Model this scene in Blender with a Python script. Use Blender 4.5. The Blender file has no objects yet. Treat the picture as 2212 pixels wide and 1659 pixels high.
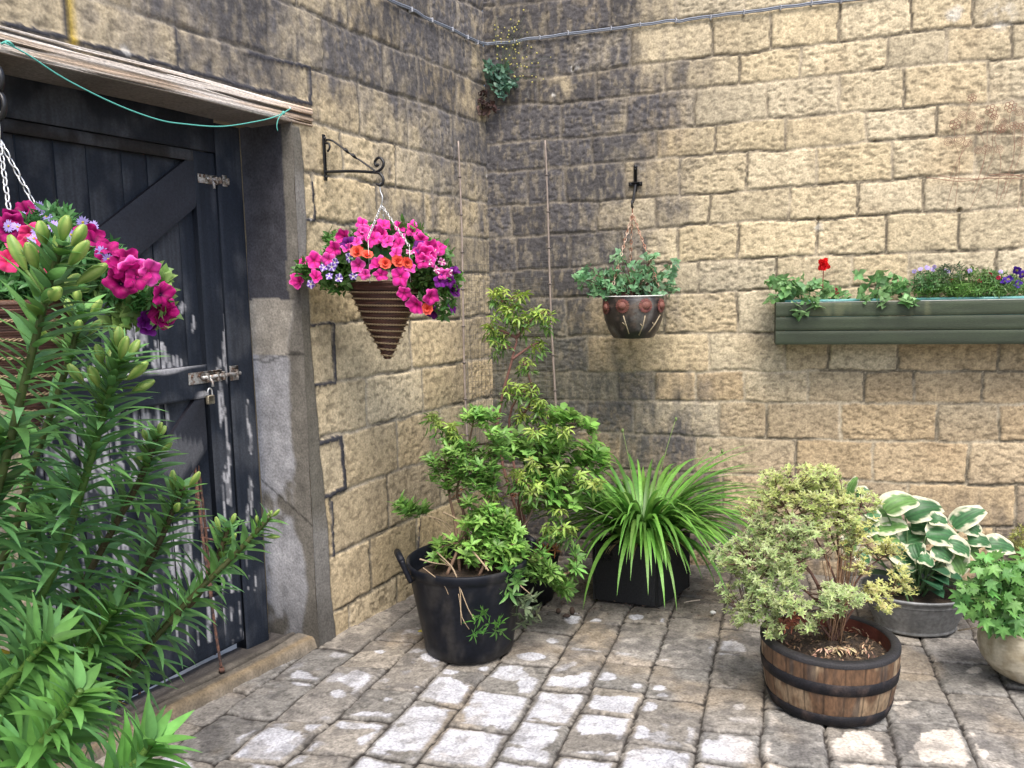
import bpy, math, random
import numpy as np
from mathutils import Vector, Matrix, Euler
rs = np.random.RandomState(7); random.seed(7)
A = np.array
# ------------------------------------------------------------------ camera
F=1750.; CX=1106.; CY=829.5                      # focal length and centre in units of a 2212 px wide frame
pitch=math.atan(205/F); rho=.022
R0=A([1,0,0.]); Fw=A([0,math.cos(pitch),-math.sin(pitch)]); U0=np.cross(R0,Fw)
Rc=math.cos(rho)*R0-math.sin(rho)*U0; Uc=math.sin(rho)*R0+math.cos(rho)*U0
CAM=A([0,0,1.45])
sc=bpy.context.scene
cam=bpy.data.objects.new('camera',bpy.data.cameras.new('camera')); sc.collection.objects.link(cam); sc.camera=cam
cam.matrix_world=Matrix(((Rc[0],Uc[0],-Fw[0],CAM[0]),(Rc[1],Uc[1],-Fw[1],CAM[1]),(Rc[2],Uc[2],-Fw[2],CAM[2]),(0,0,0,1)))
cam.data.sensor_fit='HORIZONTAL'; cam.data.sensor_width=36; cam.data.lens=36*F/2212; cam.data.clip_start=.05; cam.data.clip_end=500
# ------------------------------------------------------------------ light
w=bpy.data.worlds.new('World'); sc.world=w; w.use_nodes=True
nt=w.node_tree; bg=nt.nodes['Background']; sky=nt.nodes.new('ShaderNodeTexSky'); sky.sky_type='NISHITA'; sky.sun_disc=False
SUN_EL=math.radians(60); SUN_AZ=math.radians(172)
sky.sun_elevation=SUN_EL; sky.sun_rotation=SUN_AZ; sky.air_density=1.0; sky.dust_density=4.0
nt.links.new(sky.outputs[0],bg.inputs[0]); bg.inputs[1].default_value=.15
sl=bpy.data.lights.new('sun','SUN'); sl.energy=1.7; sl.angle=math.radians(28); sl.color=(1,.96,.90)
sun=bpy.data.objects.new('sun',sl); sc.collection.objects.link(sun)
sd=Vector((math.sin(SUN_AZ)*math.cos(SUN_EL),math.cos(SUN_AZ)*math.cos(SUN_EL),math.sin(SUN_EL)))
sun.rotation_euler=sd.to_track_quat('Z','Y').to_euler()
sc.view_settings.view_transform='Standard'; sc.view_settings.look='None'; sc.view_settings.exposure=1.05; sc.view_settings.gamma=1
# ------------------------------------------------------------------ geometry of the place
def ray(x,y): return Fw+Rc*((x-CX)/F)-Uc*((y-CY)/F)
def hit(x,y,n,p):
    d=ray(x,y); return CAM+d*(np.dot(n,p-CAM)/np.dot(n,d))
def projv(P):
    v=P-CAM; z=v@Fw; return CX+F*(v@Rc)/z, CY-F*(v@Uc)/z
gn=A([.0115,.035,1.]); gp=A([0,0,.108])
def gz(x,y): return .108-.0115*x-.035*y
def G(x,y): return hit(x,y,gn,gp)
dL=A([.4767,.8790,0]); dL/=np.linalg.norm(dL); nL=A([dL[1],-dL[0],0])
dR=A([.9616,-.2744,0]); dR/=np.linalg.norm(dR); nR=A([dR[1],-dR[0],0])
JB=G(683,1388)
CN=hit(1057,600,nL,JB); CN[2]=0
Z=A([0,0,1.])
def WL(x,y,off=0): return hit(x,y,nL,CN+nL*off)      # point on the left wall, off metres in front
def WR(x,y,off=0): return hit(x,y,nR,CN+nR*off)
def SL(x,y,off=0): p=WL(x,y,off); return -((p-CN)@dL),p[2]
def SR(x,y,off=0): p=WR(x,y,off); return (p-CN)@dR,p[2]
def PL(s,z,o=0): return CN-dL*s+nL*o+Z*z
def PR(s,z,o=0): return CN+dR*s+nR*o+Z*z
def AT(x,y,dep): return CAM+ray(x,y)*dep              # point at distance dep along the view axis
def dep(p): return (A(p)-CAM)@Fw
def nrm(v): v=A(v,float); return v/(np.linalg.norm(v,axis=-1,keepdims=True)+1e-9)
# ------------------------------------------------------------------ noise
def vnoise(x,y,seed=0):
    xi=np.floor(x).astype(np.int64); yi=np.floor(y).astype(np.int64); fx=x-xi; fy=y-yi
    fx=fx*fx*(3-2*fx); fy=fy*fy*(3-2*fy)
    def h(a,b):
        n=(a*374761393+b*668265263+seed*974711)&0xffffffff
        n=((n^(n>>13))*1274126177)&0xffffffff
        n=((n^(n>>16))*2246822519)&0xffffffff
        return ((n^(n>>15))&0xffffff)/float(0xffffff)
    a=h(xi,yi); b=h(xi+1,yi); c=h(xi,yi+1); d=h(xi+1,yi+1)
    return (a*(1-fx)+b*fx)*(1-fy)+(c*(1-fx)+d*fx)*fy
def fbm(x,y,oct=4,seed=0,g=.5):
    t=0; a=1; s=0
    for o in range(oct):
        t=t+a*vnoise(x*2**o+17.3*o,y*2**o+9.1*o,seed+o*31); s+=a; a*=g
    return t/s
def sstep(a,b,x): t=np.clip((x-a)/(b-a),0,1); return t*t*(3-2*t)
def mix(a,b,t): return a*(1-t)+b*t
# ------------------------------------------------------------------ materials
MATS={}
def mat(name,col=(.5,.5,.5),rough=.6,ns=20,na=.3,bump=.2,bs=None,metal=0,transl=0,attr=False,stretch=(1,1,1),c2=None,spec=.5,obj=True):
    if name in MATS: return MATS[name]
    m=bpy.data.materials.new(name); m.use_nodes=True; MATS[name]=m
    n=m.node_tree.nodes; l=m.node_tree.links; b=n['Principled BSDF']; out=n['Material Output']
    tc=n.new('ShaderNodeTexCoord'); mp=n.new('ShaderNodeMapping'); mp.inputs['Scale'].default_value=stretch
    l.new(tc.outputs['Object'],mp.inputs['Vector'])
    no=n.new('ShaderNodeTexNoise'); no.inputs['Scale'].default_value=ns; no.inputs['Detail'].default_value=6; no.inputs['Roughness'].default_value=.65
    l.new(mp.outputs[0],no.inputs['Vector'])
    if attr:
        at=n.new('ShaderNodeAttribute'); at.attribute_name='Col'; base=at.outputs['Color']
    else:
        rgb=n.new('ShaderNodeRGB'); rgb.outputs[0].default_value=(*col,1); base=rgb.outputs[0]
    if c2 is not None:
        mr=n.new('ShaderNodeMapRange'); mr.inputs[1].default_value=.42; mr.inputs[2].default_value=.62; l.new(no.outputs['Fac'],mr.inputs[0])
        mx=n.new('ShaderNodeMix'); mx.data_type='RGBA'; l.new(mr.outputs[0],mx.inputs[0]); l.new(base,mx.inputs[6]); mx.inputs[7].default_value=(*c2,1); base=mx.outputs[2]
    no2=n.new('ShaderNodeTexNoise'); no2.inputs['Scale'].default_value=(bs or ns*3); no2.inputs['Detail'].default_value=8; l.new(mp.outputs[0],no2.inputs['Vector'])
    mr2=n.new('ShaderNodeMapRange'); mr2.inputs[1].default_value=.25; mr2.inputs[2].default_value=.75; mr2.inputs[3].default_value=1-na; mr2.inputs[4].default_value=1+na
    l.new(no2.outputs['Fac'],mr2.inputs[0])
    vm=n.new('ShaderNodeVectorMath'); vm.operation='SCALE'; l.new(base,vm.inputs[0]); l.new(mr2.outputs[0],vm.inputs['Scale'])
    l.new(vm.outputs[0],b.inputs['Base Color'])
    b.inputs['Roughness'].default_value=rough; b.inputs['Metallic'].default_value=metal; b.inputs['Specular IOR Level'].default_value=spec
    if bump>0:
        bp=n.new('ShaderNodeBump'); bp.inputs['Strength'].default_value=bump; bp.inputs['Distance'].default_value=.004
        l.new(no2.outputs['Fac'],bp.inputs['Height']); l.new(bp.outputs[0],b.inputs['Normal'])
    if transl>0:
        tr=n.new('ShaderNodeBsdfTranslucent'); l.new(vm.outputs[0],tr.inputs['Color'])
        ms=n.new('ShaderNodeMixShader'); ms.inputs[0].default_value=transl
        l.new(b.outputs[0],ms.inputs[1]); l.new(tr.outputs[0],ms.inputs[2]); l.new(ms.outputs[0],out.inputs['Surface'])
    return m
LEAF=mat('leaf',attr=True,rough=.42,ns=60,bs=70,na=.18,bump=.0,transl=.36,spec=.4)
PETAL=mat('petal',attr=True,rough=.6,ns=60,na=.08,bump=0,transl=.25,spec=.2)
STONE=mat('stone',attr=True,rough=.92,ns=60,bs=110,na=.34,bump=.4,spec=.2)
PAINTED=mat('painted_surface',attr=True,rough=.6,ns=60,bs=130,na=.25,bump=.25,spec=.22)
BARK=mat('bark',attr=True,rough=.85,ns=50,bs=180,na=.3,bump=.4,spec=.2)
IRON=mat('black_iron',(.012,.013,.016),rough=.4,ns=40,na=.3,bump=.15,spec=.5)
RUST=mat('rusty_iron',(.15,.07,.045),rough=.85,ns=60,bs=150,na=.45,bump=.4,c2=(.035,.025,.025))
ZINC=mat('galvanised',(.42,.44,.46),rough=.42,ns=14,bs=60,na=.2,bump=.15,metal=.6,c2=(.25,.27,.29))
CHAIN=mat('steel_chain',(.62,.63,.64),rough=.35,ns=30,na=.1,bump=0,metal=.7)
SOIL=mat('soil',(.03,.02,.014),rough=.95,ns=60,bs=150,na=.6,bump=1,c2=(.06,.04,.025))
# ------------------------------------------------------------------ mesh building
class MB:
    def __init__(s): s.v=[]; s.f=[]; s.c=[]; s.n=0; s.col=A([.5,.5,.5])
    def add(s,V,Fa,C=None):
        V=np.asarray(V,float).reshape(-1,3); s.v.append(V)
        if C is None: C=np.tile(s.col,(len(V),1))
        C=np.asarray(C,float)
        if C.ndim==1: C=np.tile(C,(len(V),1))
        s.c.append(C); s.f.extend([tuple(i+s.n for i in q) for q in Fa]); s.n+=len(V); return s
    def tube(s,pts,r,seg=8,cap=True,C=None,flat=1.):
        P=A(pts,float); n=len(P); r=np.broadcast_to(A(r,float),(n,)) if np.ndim(r)==0 else np.interp(np.linspace(0,1,n),np.linspace(0,1,len(r)),r)
        T=np.gradient(P,axis=0) if n>1 else A([[0,0,1.]]); T=nrm(T)
        ref=A([0,0,1.]) if abs(T[0][2])<.9 else A([1.,0,0]); a=nrm(np.cross(T[0],ref)); V=[]
        for i in range(n):
            a=nrm(a-T[i]*np.dot(a,T[i])); b=np.cross(T[i],a)
            for k in range(seg):
                t=2*math.pi*k/seg; V.append(P[i]+r[i]*(a*math.cos(t)+b*math.sin(t)*flat))
        Fa=[(i*seg+k,i*seg+(k+1)%seg,(i+1)*seg+(k+1)%seg,(i+1)*seg+k) for i in range(n-1) for k in range(seg)]
        if cap: Fa+= [tuple(range(seg))[::-1],tuple((n-1)*seg+k for k in range(seg))]
        return s.add(V,Fa,C)
    def box(s,o,ax,ay,az,C=None):            # corner o and three edge vectors
        o=A(o,float); V=[o+ax*i+ay*j+az*k for i in(0,1) for j in(0,1) for k in(0,1)]
        return s.add(V,[(0,1,3,2),(4,6,7,5),(0,4,5,1),(2,3,7,6),(0,2,6,4),(1,5,7,3)],C)
    def bbox(s,o,ax,ay,az,bv=.004,C=None):   # bevelled box as rounded rectangle along each side
        o=A(o,float); L=[np.linalg.norm(v) for v in(ax,ay,az)]; e=[A(ax)/L[0],A(ay)/L[1],A(az)/L[2]]; V=[];idx={}
        for i in(0,1):
            for j in(0,1):
                for k in(0,1):
                    for m in range(3):
                        p=o.copy()
                        for q,b in enumerate((i,j,k)):
                            d=0 if q==m else bv
                            p=p+e[q]*(d if b==0 else L[q]-d)
                        idx[(i,j,k,m)]=len(V); V.append(p)
        Fa=[]
        # each vertex set m lies on faces perpendicular to axis m
        for m in range(3):
            o1,o2=[q for q in range(3) if q!=m]
            for b in(0,1):
                q=[]
                for (x,y) in((0,0),(1,0),(1,1),(0,1)):
                    t=[0,0,0]; t[m]=b; t[o1]=x; t[o2]=y; q.append(idx[(*t,m)])
                Fa.append(tuple(q))
        for m in range(3):                       # edges along axis m
            o1,o2=[q for q in range(3) if q!=m]
            for x in(0,1):
                for y in(0,1):
                    t0=[0,0,0]; t0[o1]=x; t0[o2]=y; t1=list(t0); t1[m]=1
                    Fa.append((idx[(*t0,o1)],idx[(*t0,o2)],idx[(*t1,o2)],idx[(*t1,o1)]))
        for i in(0,1):
            for j in(0,1):
                for k in(0,1): Fa.append(tuple(idx[(i,j,k,m)] for m in range(3)))
        return s.add(V,Fa,C)
    def lathe(s,prof,cen,seg=48,C=None,sx=1,sy=1,wob=0,rot=0):
        cen=A(cen,float); V=[]; n=len(prof); CC=[]
        for i,(r,z) in enumerate(prof):
            for k in range(seg):
                t=2*math.pi*k/seg; x=math.cos(t)*r*sx; y=math.sin(t)*r*sy
                V.append(cen+A([x*math.cos(rot)-y*math.sin(rot),x*math.sin(rot)+y*math.cos(rot),z]))
                if callable(C): CC.append(C(r,z,t))
        Fa=[(i*seg+k,i*seg+(k+1)%seg,(i+1)*seg+(k+1)%seg,(i+1)*seg+k) for i in range(n-1) for k in range(seg)]
        return s.add(V,Fa,CC if callable(C) else C)
    def blob(s,c,r,C=None,sq=(1,1,1),seg=8,noise=.2):
        V=[];n=seg//2+1
        for i in range(n+1):
            a=math.pi*i/n
            for k in range(seg):
                t=2*math.pi*k/seg; d=1+noise*(rs.rand()-.5); V.append(A(c)+r*d*A([math.sin(a)*math.cos(t)*sq[0],math.sin(a)*math.sin(t)*sq[1],math.cos(a)*sq[2]]))
        return s.add(V,[(i*seg+k,i*seg+(k+1)%seg,(i+1)*seg+(k+1)%seg,(i+1)*seg+k) for i in range(n) for k in range(seg)],C)
    def build(s,name,m,parent=None,smooth=True,origin=None):
        V=np.concatenate(s.v) if s.v else np.zeros((0,3)); Cc=np.concatenate(s.c)
        if parent is not None: V=V-A(parent['_o']) if '_o' in parent else V-A(parent.location)
        elif origin is not None: V=V-A(origin)
        me=bpy.data.meshes.new(name); me.from_pydata(V.tolist(),[],s.f); 
        ca=me.color_attributes.new('Col','FLOAT_COLOR','POINT'); ca.data.foreach_set('color',np.concatenate([np.clip(Cc,0,1),np.ones((len(Cc),1))],1).astype(np.float32).ravel())
        if smooth: me.polygons.foreach_set('use_smooth',[True]*len(me.polygons))
        me.materials.append(m); me.validate(); me.update()
        o=bpy.data.objects.new(name,me); sc.collection.objects.link(o)
        if parent is not None:
            o.parent=parent; o['_o']=list(A(parent['_o']) if '_o' in parent else A(parent.location))
        elif origin is not None: o.location=origin
        return o
def tag(o,label=None,cat=None,group=None,kind=None):
    if label: o['label']=label
    if cat: o['category']=cat
    if group: o['group']=group
    if kind: o['kind']=kind
    return o
def thing(name,loc,label,cat,group=None):
    o=bpy.data.objects.new(name,None); sc.collection.objects.link(o); o.location=[float(a) for a in loc]; o.empty_display_size=.1
    o['_o']=[float(a) for a in loc]
    return tag(o,label,cat,group)
def inst(name,me,parent,loc,rotm,scale=1.):
    o=bpy.data.objects.new(name,me); sc.collection.objects.link(o); o.parent=parent
    M=Matrix.Translation([float(a) for a in (A(loc)-A(parent['_o']))])@rotm.to_4x4()@Matrix.Diagonal((scale,scale,scale,1))
    o.matrix_local=M; return o
# leaves: a batch of leaf blades
PROF={'lance':lambda t:np.sin(math.pi*t**.8)**.8*(1-.15*t),'ovate':lambda t:np.sin(math.pi*t**.62)**.75,'strap':lambda t:np.minimum(1,t*6+.35)*(1-t**2.2)**.9,
      'heart':lambda t:np.sin(math.pi*np.clip(t,0,1)**.5)**.9,'obov':lambda t:np.sin(math.pi*t**1.25)**.8,'lily':lambda t:(np.minimum(1,.45+t*3.2))*(1-t**2.4)**1.0}
def leaves(mb,P,D,N,L,W,prof='lance',curl=.3,fold=.2,nseg=4,col=(.1,.2,.05),edge=None,ew=.6,base=0,wave=0):
    P=A(P,float).reshape(-1,3); n=len(P)
    if n==0: return
    D=nrm(np.broadcast_to(A(D,float),(n,3))); N=np.broadcast_to(A(N,float),(n,3)); S=nrm(np.cross(D,N)); N=nrm(np.cross(S,D))
    L=np.broadcast_to(A(L,float),(n,)); W=np.broadcast_to(A(W,float),(n,)); curl=np.broadcast_to(A(curl,float),(n,)); col=np.broadcast_to(A(col,float),(n,3))
    ks=[-1,0,1] if edge is None else [-1,-ew,0,ew,1]
    t=np.linspace(0,1,nseg+1); w=PROF[prof](t); w[-1]=0.02; w[0]=max(w[0],.06)*(1 if prof!='lance' else .5)
    V=np.zeros((n,nseg+1,len(ks),3)); C=np.zeros((n,nseg+1,len(ks),3))
    ph=rs.rand(n)*6.28
    for j,tt in enumerate(t):
        a=curl*tt; # arc
        c=P+D*(L*np.where(np.abs(curl)>1e-3,np.sin(a*1.6)/(np.abs(curl)*1.6+1e-9)*np.sign(curl+1e-4),tt))[:,None]-N*(L*(1-np.cos(a*1.6))/(np.abs(curl)*1.6+1e-9)*np.sign(curl))[:,None]
        for q,k in enumerate(ks):
            wv=wave*np.sin(tt*9+ph+k*1.5)*W*abs(k)
            V[:,j,q]=c+S*(k*w[j]*W/2)[:,None]+N*(fold*abs(k)*w[j]*W/2+wv)[:,None]
            cc=col*(1.12 if k==0 else 1)
            if edge is not None and (abs(k)==1 or tt>.93): cc=np.broadcast_to(A(edge,float),(n,3))
            C[:,j,q]=cc
    m=len(ks); per=(nseg+1)*m; fa=[]
    loc=[(j*m+q,j*m+q+1,(j+1)*m+q+1,(j+1)*m+q) for j in range(nseg) for q in range(m-1)]
    for i in range(n): fa+= [(a+i*per,b+i*per,c+i*per,d+i*per) for a,b,c,d in loc]
    mb.add(V.reshape(-1,3),fa,C.reshape(-1,3))
def fanleaf(mb,P,D,N,L,outline,col,cup=.1):
    # flat-ish lobed leaf: outline list of (across,along) in leaf units, one fan
    O=A(outline,float); m=len(O)
    for i in range(len(P)):
        d=nrm(D[i]); s=nrm(np.cross(d,N[i])); u=np.cross(s,d)
        c=P[i]+d*L[i]*.35
        rr=np.hypot(O[:,0],O[:,1]-.35)
        V=np.vstack([c[None],P[i]+ (s[None]*O[:,:1]+d[None]*O[:,1:])*L[i]-u[None]*(rr**2)[:,None]*cup*L[i]])
        cc=np.tile(A(col[i]),(m+1,1)); cc[0]*=1.2
        mb.add(V,[(0,k+1,(k+1)%m+1) for k in range(m)],cc)
def rdir(n,up=0.,bias=(0,0,0)):
    v=rs.normal(size=(n,3)); v=nrm(v)+A(bias); v[:,2]+=up; return nrm(v)
def vary(c,n,a=.25,h=.12):
    c=A(c,float); k=1+a*(rs.rand(n,1)*2-1); hh=1+h*(rs.rand(n,3)*2-1); return np.clip(c*k*hh,0,1)
def curve(pts,n=12):
    P=A(pts,float); m=len(P); t=np.linspace(0,m-1,n); out=[]
    for x in t:
        i=min(int(x),m-2); f=x-i; p0=P[max(i-1,0)];p1=P[i];p2=P[i+1];p3=P[min(i+2,m-1)]
        out.append(.5*((2*p1)+(-p0+p2)*f+(2*p0-5*p1+4*p2-p3)*f*f+(-p0+3*p1-3*p2+p3)*f**3))
    return A(out)
def bez(p0,p1,p2,n=6):
    t=np.linspace(0,1,n)[:,None]; return A(p0)*(1-t)**2+2*A(p1)*t*(1-t)+A(p2)*t*t
def blobs(bl,dp,thick=.1):
    # bl: (x,y,rx,ry,count[,extra depth]) -> points in space at distance dp
    out=[]
    for b in bl:
        n=b[4]; e=b[5] if len(b)>5 else 0
        a=rs.rand(n)*6.283; r=np.sqrt(rs.rand(n)); dd=dp+e+(rs.rand(n)-.5)*2*thick*np.sqrt(np.clip(1-r*r*.6,0,1))
        for i in range(n): out.append(AT(b[0]+b[2]*r[i]*math.cos(a[i]),b[1]+b[3]*r[i]*math.sin(a[i]),dd[i]))
    return A(out).reshape(-1,3)
def whorl(mb,tips,axis,k,L,W,prof,col,spread=1.0,droop=.35,edge=None,fold=.2,ew=.6,nseg=3,cv=.3,back=.0):
    n=len(tips)
    P=[];D=[];N=[];LL=[];WW=[];CC=[]
    cols=vary(col,n,cv,.1)
    for i in range(n):
        ax=nrm(axis[i]); r=nrm(np.cross(ax,A([.3,.5,.8]))); q=np.cross(ax,r); kk=max(3,int(k+rs.randint(-1,2)))
        ph=rs.rand()*6.28
        for j in range(kk):
            a=ph+6.283*j/kk+rs.rand()*.5; rad=r*math.cos(a)+q*math.sin(a); el=spread*(.75+.5*rs.rand())
            d=ax*math.cos(el)+rad*math.sin(el); P.append(tips[i]-ax*rs.rand()*back); D.append(d); N.append(ax+rad*.1); s=.7+.5*rs.rand()
            LL.append(L*s); WW.append(W*s); CC.append(cols[i]*(.85+.3*rs.rand()))
    leaves(mb,P,D,N,LL,WW,prof,curl=droop,fold=fold,nseg=nseg,col=CC,edge=edge,ew=ew)
def chainlinks(mb,p0,p1,link=.022,wire=.0014,wd=.008,C=None):
    p0=A(p0);p1=A(p1); L=np.linalg.norm(p1-p0); n=max(2,int(L/(link*.8))); d=(p1-p0)/L; a=nrm(np.cross(d,A([.2,.9,.1]))); b=np.cross(d,a)
    for i in range(n):
        c=p0+(p1-p0)*(i+.5)/n; x=a if i%2 else b; ts=np.linspace(0,2*math.pi,9)
        pts=[c+d*math.cos(t)*link/2+x*math.sin(t)*wd/2 for t in ts]
        mb.tube(pts,wire,4,cap=False,C=C)

# =================================================================== WALLS
def kfield(ctrl,fn,s,z,sig=.17):
    num=np.zeros_like(s); den=np.zeros_like(s)+1e-6
    for x,y,v in ctrl:
        cs,cz=fn(x,y); w_=np.exp(-((s-cs)**2+(z-cz)**2)/(2*sig*sig))+1e-5; num+=w_*v; den+=w_
    return num/den
def axisgrid(parts):
    out=[]
    for a,b,st in parts: out+=list(np.arange(a,b-st*.5,st))
    out.append(parts[-1][1]); return A(out)
def stone_wall(name,lines,rows,sgrid,zgrid,fn,PF,ctrl,tool,pal,opening=None,darkseg=(),seed=1,label='',gap=.007,green=(),extra=None,edgew=.009):
    S,Zg=np.meshgrid(sgrid,zgrid); sh=S.shape; s=S.ravel(); z=Zg.ravel()
    ws=s+(fbm(s*9,z*9,3,seed+1)-.5)*.022; wz=z+(fbm(s*8+5,z*8,3,seed+2)-.5)*.020
    ws=ws+(fbm(s*45,z*45,2,seed+3)-.5)*.008; wz=wz+(fbm(s*45,z*45,2,seed+4)-.5)*.008
    # course lines
    ZL=[]
    for ln in lines:
        q=sorted(fn(x,y) for x,y in ln); qs=[a for a,b in q]; qz=[b for a,b in q]
        ZL.append((qs,qz,np.interp(ws,qs,qz)))
    zl=[a[2] for a in ZL]
    # generic courses above and below
    top=zl[0]; k=0; allz=[]
    for k in range(8,0,-1): allz.append(top+.2*k)
    allz+=zl
    bot=zl[-1]
    for k in range(1,8): allz.append(bot-.19*k)
    nrow=len(allz)-1; ridx=np.zeros(len(s),int)-1
    for i in range(nrow):
        ridx[(wz<=allz[i])&(wz>allz[i+1])]=i
    ridx[wz>allz[0]]=0; ridx[wz<=allz[-1]]=nrow-1
    dist=np.full(len(s),9.); sid=np.zeros(len(s),int); cxs=np.zeros(len(s))
    hw=np.zeros(len(s))
    for i in range(nrow):
        m=ridx==i
        if not m.any(): continue
        dh=np.minimum(np.abs(allz[i][m]-wz[m]),np.abs(wz[m]-allz[i+1][m]))
        j=i-8; js=[]
        if 0<=j<len(rows):
            a,b=lines[j],lines[j+1]
            for x in rows[j]:
                ya=np.interp(x,[p[0] for p in a],[p[1] for p in a]); yb=np.interp(x,[p[0] for p in b],[p[1] for p in b])
                js.append(fn(x,(ya+yb)/2)[0])
        js=sorted(js)
        r2=random.Random(seed*100+i)
        hi=js[-1] if js else r2.uniform(0,.2)
        while hi<sgrid[-1]: hi+=r2.uniform(.24,.42); js.append(hi)
        if not (0<=j<len(rows)) :
            pass
        lo=js[0]
        while lo-.34>0 and not (0<=j<len(rows)): lo-=.34; js.insert(0,lo)
        js=A(js); sm=ws[m]
        k=np.searchsorted(js,sm); left=np.where(k>0,js[np.clip(k-1,0,len(js)-1)],-9); right=np.where(k<len(js),js[np.clip(k,0,len(js)-1)],99)
        dv=np.minimum(sm-left,right-sm)
        # rounded corners
        rc=.011; dd=np.where((dv<rc)&(dh<rc),rc-np.hypot(rc-dv,rc-dh),np.minimum(dv,dh))
        dist[m]=dd; sid[m]=i*97+k; 
    rt=np.random.RandomState(seed+50); tab=rt.rand(200*97,5); T=tab[np.clip(sid,0,len(tab)-1)]
    body=sstep(gap*.6,gap*.6+edgew,dist)                     # 0 in mortar, 1 on stone
    soot=kfield(ctrl,fn,s,z)*(1. if seed==3 else .95)-(0 if seed==3 else .02)
    n1=fbm(s*5,z*5,4,seed+7); n2=fbm(s*22,z*14,4,seed+8); n3=fbm(s*70,z*55,3,seed+9)
    st=sstep(.10,.80,soot+.04+ (n1-.5)*.55*(.3+soot)+(n2-.5)*.55*(.3+soot)+(T[:,0]-.5)*.34*sstep(.05,.4,soot)+ (fbm(s*30,z*6,3,seed+12)-.5)*.4*sstep(.05,.4,soot))
    # relief
    tx,tz,tamp=tool; pit=fbm(s*tx,z*tz,3,seed+10,.6); pit2=fbm(s*tx*2.3,z*tz*2.1,2,seed+11)
    chis=1-np.abs(2*fbm(s*tx*.8+z*18,z*tz*.9,2,seed+13)-1)
    h=body*(.0050+.004*(T[:,1]-.5))+(n1-.5)*.006*body+(sstep(.30,.50,pit)-.85)*tamp*body*(.35+T[:,2]*1.0)+(pit2-.5)*.55*tamp*body+(chis-.8)*tamp*.35*body
    h+=(n3-.5)*.0025*(1-body)
    # bulging cushion of each stone
    h+=body*sstep(0,.06,dist)*.0012
    col=np.zeros((len(s),3)); c1,c2,c3,cm,cs_=[A(c) for c in pal]
    t1=T[:,3:4]; col[:]=mix(c1,c2,t1); col[:]=mix(col,c3,(sstep(.45,.8,fbm(s*3,z*3,3,seed+20))[:,None]*.6*T[:,4:5]))
    col*= (.82+.36*n2)[:,None]; col*=(.66+.38*sstep(.25,.55,pit))[:,None]*(.78+.44*n3)[:,None]
    col*=(.88+.24*T[:,1:2])
    mort=cm*(.65+.65*n3)[:,None]*(.65+.7*n1)[:,None]; low=(sstep(1.35,.6,z+(T[:,3]-.5)*.8)*(1. if seed==3 else .25))[:,None]; col=col*mix(A([1.,1.,1.]),A([.84,.775,.73]),low)  # lower stones browner: own tone plus a light gradient put into the colour
    col=mix(mort*1.0,col,sstep(.0,.9,body)[:,None])
    # dark crack at some edges of the joints
    crack=(1-sstep(.0015,.0055,np.abs(dist-gap*.7)))*sstep(.40,.62,fbm(s*6+3,z*6+8,3,seed+23))*(1-.3*st)
    col*=(1-.62*crack)[:,None]; h-=crack*.004
    sootc=cs_*(.7+.8*n3)[:,None]*(.8+.5*T[:,2:3])
    sm_=st*(.97-.22*sstep(.5,.72,fbm(s*60,z*24,3,seed+15)))*(1-.25*(1-body))
    col=mix(col,sootc,np.clip(sm_,0,1)[:,None])
    for gx,gy,gr,ga in green:
        gs,gz_=fn(gx,gy); g=np.exp(-((s-gs)**2+(z-gz_)**2)/(2*gr*gr))*ga*(.5+n1); col=mix(col,A([.10,.105,.05])*(.6+.8*n2)[:,None],np.clip(g,0,.8)[:,None])
    for seg,wd in darkseg:
        q=[fn(x,y) for x,y in seg]
        for (a0,b0),(a1,b1) in zip(q[:-1],q[1:]):
            vx,vz=a1-a0,b1-b0; t=np.clip(((ws-a0)*vx+(wz-b0)*vz)/(vx*vx+vz*vz+1e-9),0,1)
            d=np.hypot(ws-a0-t*vx,wz-b0-t*vz); k=1-sstep(wd*.5,wd*.5+.005,d+(n3-.5)*.01)
            col=mix(col,A([.05,.05,.058])*(.7+.7*n2)[:,None],k[:,None]); h=mix(h,.0075+n3*.004,k)
    if extra: h,col=extra(s,z,h,col,n1,n2,n3,fn)
    V=np.stack([PF(0,0)[i]+0*s for i in range(3)],1)
    e=PF(1,0)-PF(0,0); no=PF(0,0,1)-PF(0,0)
    V=PF(0,0)[None]+s[:,None]*e[None]+z[:,None]*Z[None]+h[:,None]*no[None]
    ny,nx=sh; I=np.arange(ny*nx).reshape(ny,nx)
    Fq=np.stack([I[:-1,:-1],I[:-1,1:],I[1:,1:],I[1:,:-1]],-1).reshape(-1,4)
    cs=(S[:-1,:-1]+S[1:,1:]).ravel()/2; cz=(Zg[:-1,:-1]+Zg[1:,1:]).ravel()/2
    if opening:
        a,b,c,d=opening; keep=~((cs>a)&(cs<b)&(cz>c)&(cz<d)); Fq=Fq[keep]
    # solid body behind the face
    Vb=[];Fb=[];
    def vol(a,b,c,d):
        o=len(V)+len(Vb)
        for q in(a,b):
            for r in(c,d):
                for t_ in(-.012,-.42): Vb.append(PF(q,r,t_))
        Fb.extend([[o+i for i in f] for f in [(0,1,3,2),(4,6,7,5),(0,4,5,1),(2,3,7,6),(0,2,6,4),(1,5,7,3)]])
    s0,s1,z0,z1=sgrid[0],sgrid[-1],zgrid[0],zgrid[-1]
    if opening:
        a,b,c,d=opening; vol(s0,a-.004,z0,z1); vol(b+.004,s1,z0,z1); vol(a-.004,b+.004,d+.004,z1); vol(a-.004,b+.004,z0,c)
    else: vol(s0,s1,z0,z1)
    V=np.vstack([V,A(Vb)]); col=np.vstack([col,np.tile(A([.2,.16,.1]),(len(Vb),1))])
    org=PF((s0+s1)/2,0); V=V-org
    Fall=np.vstack([Fq,A(Fb)]).astype(np.int32)
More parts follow.
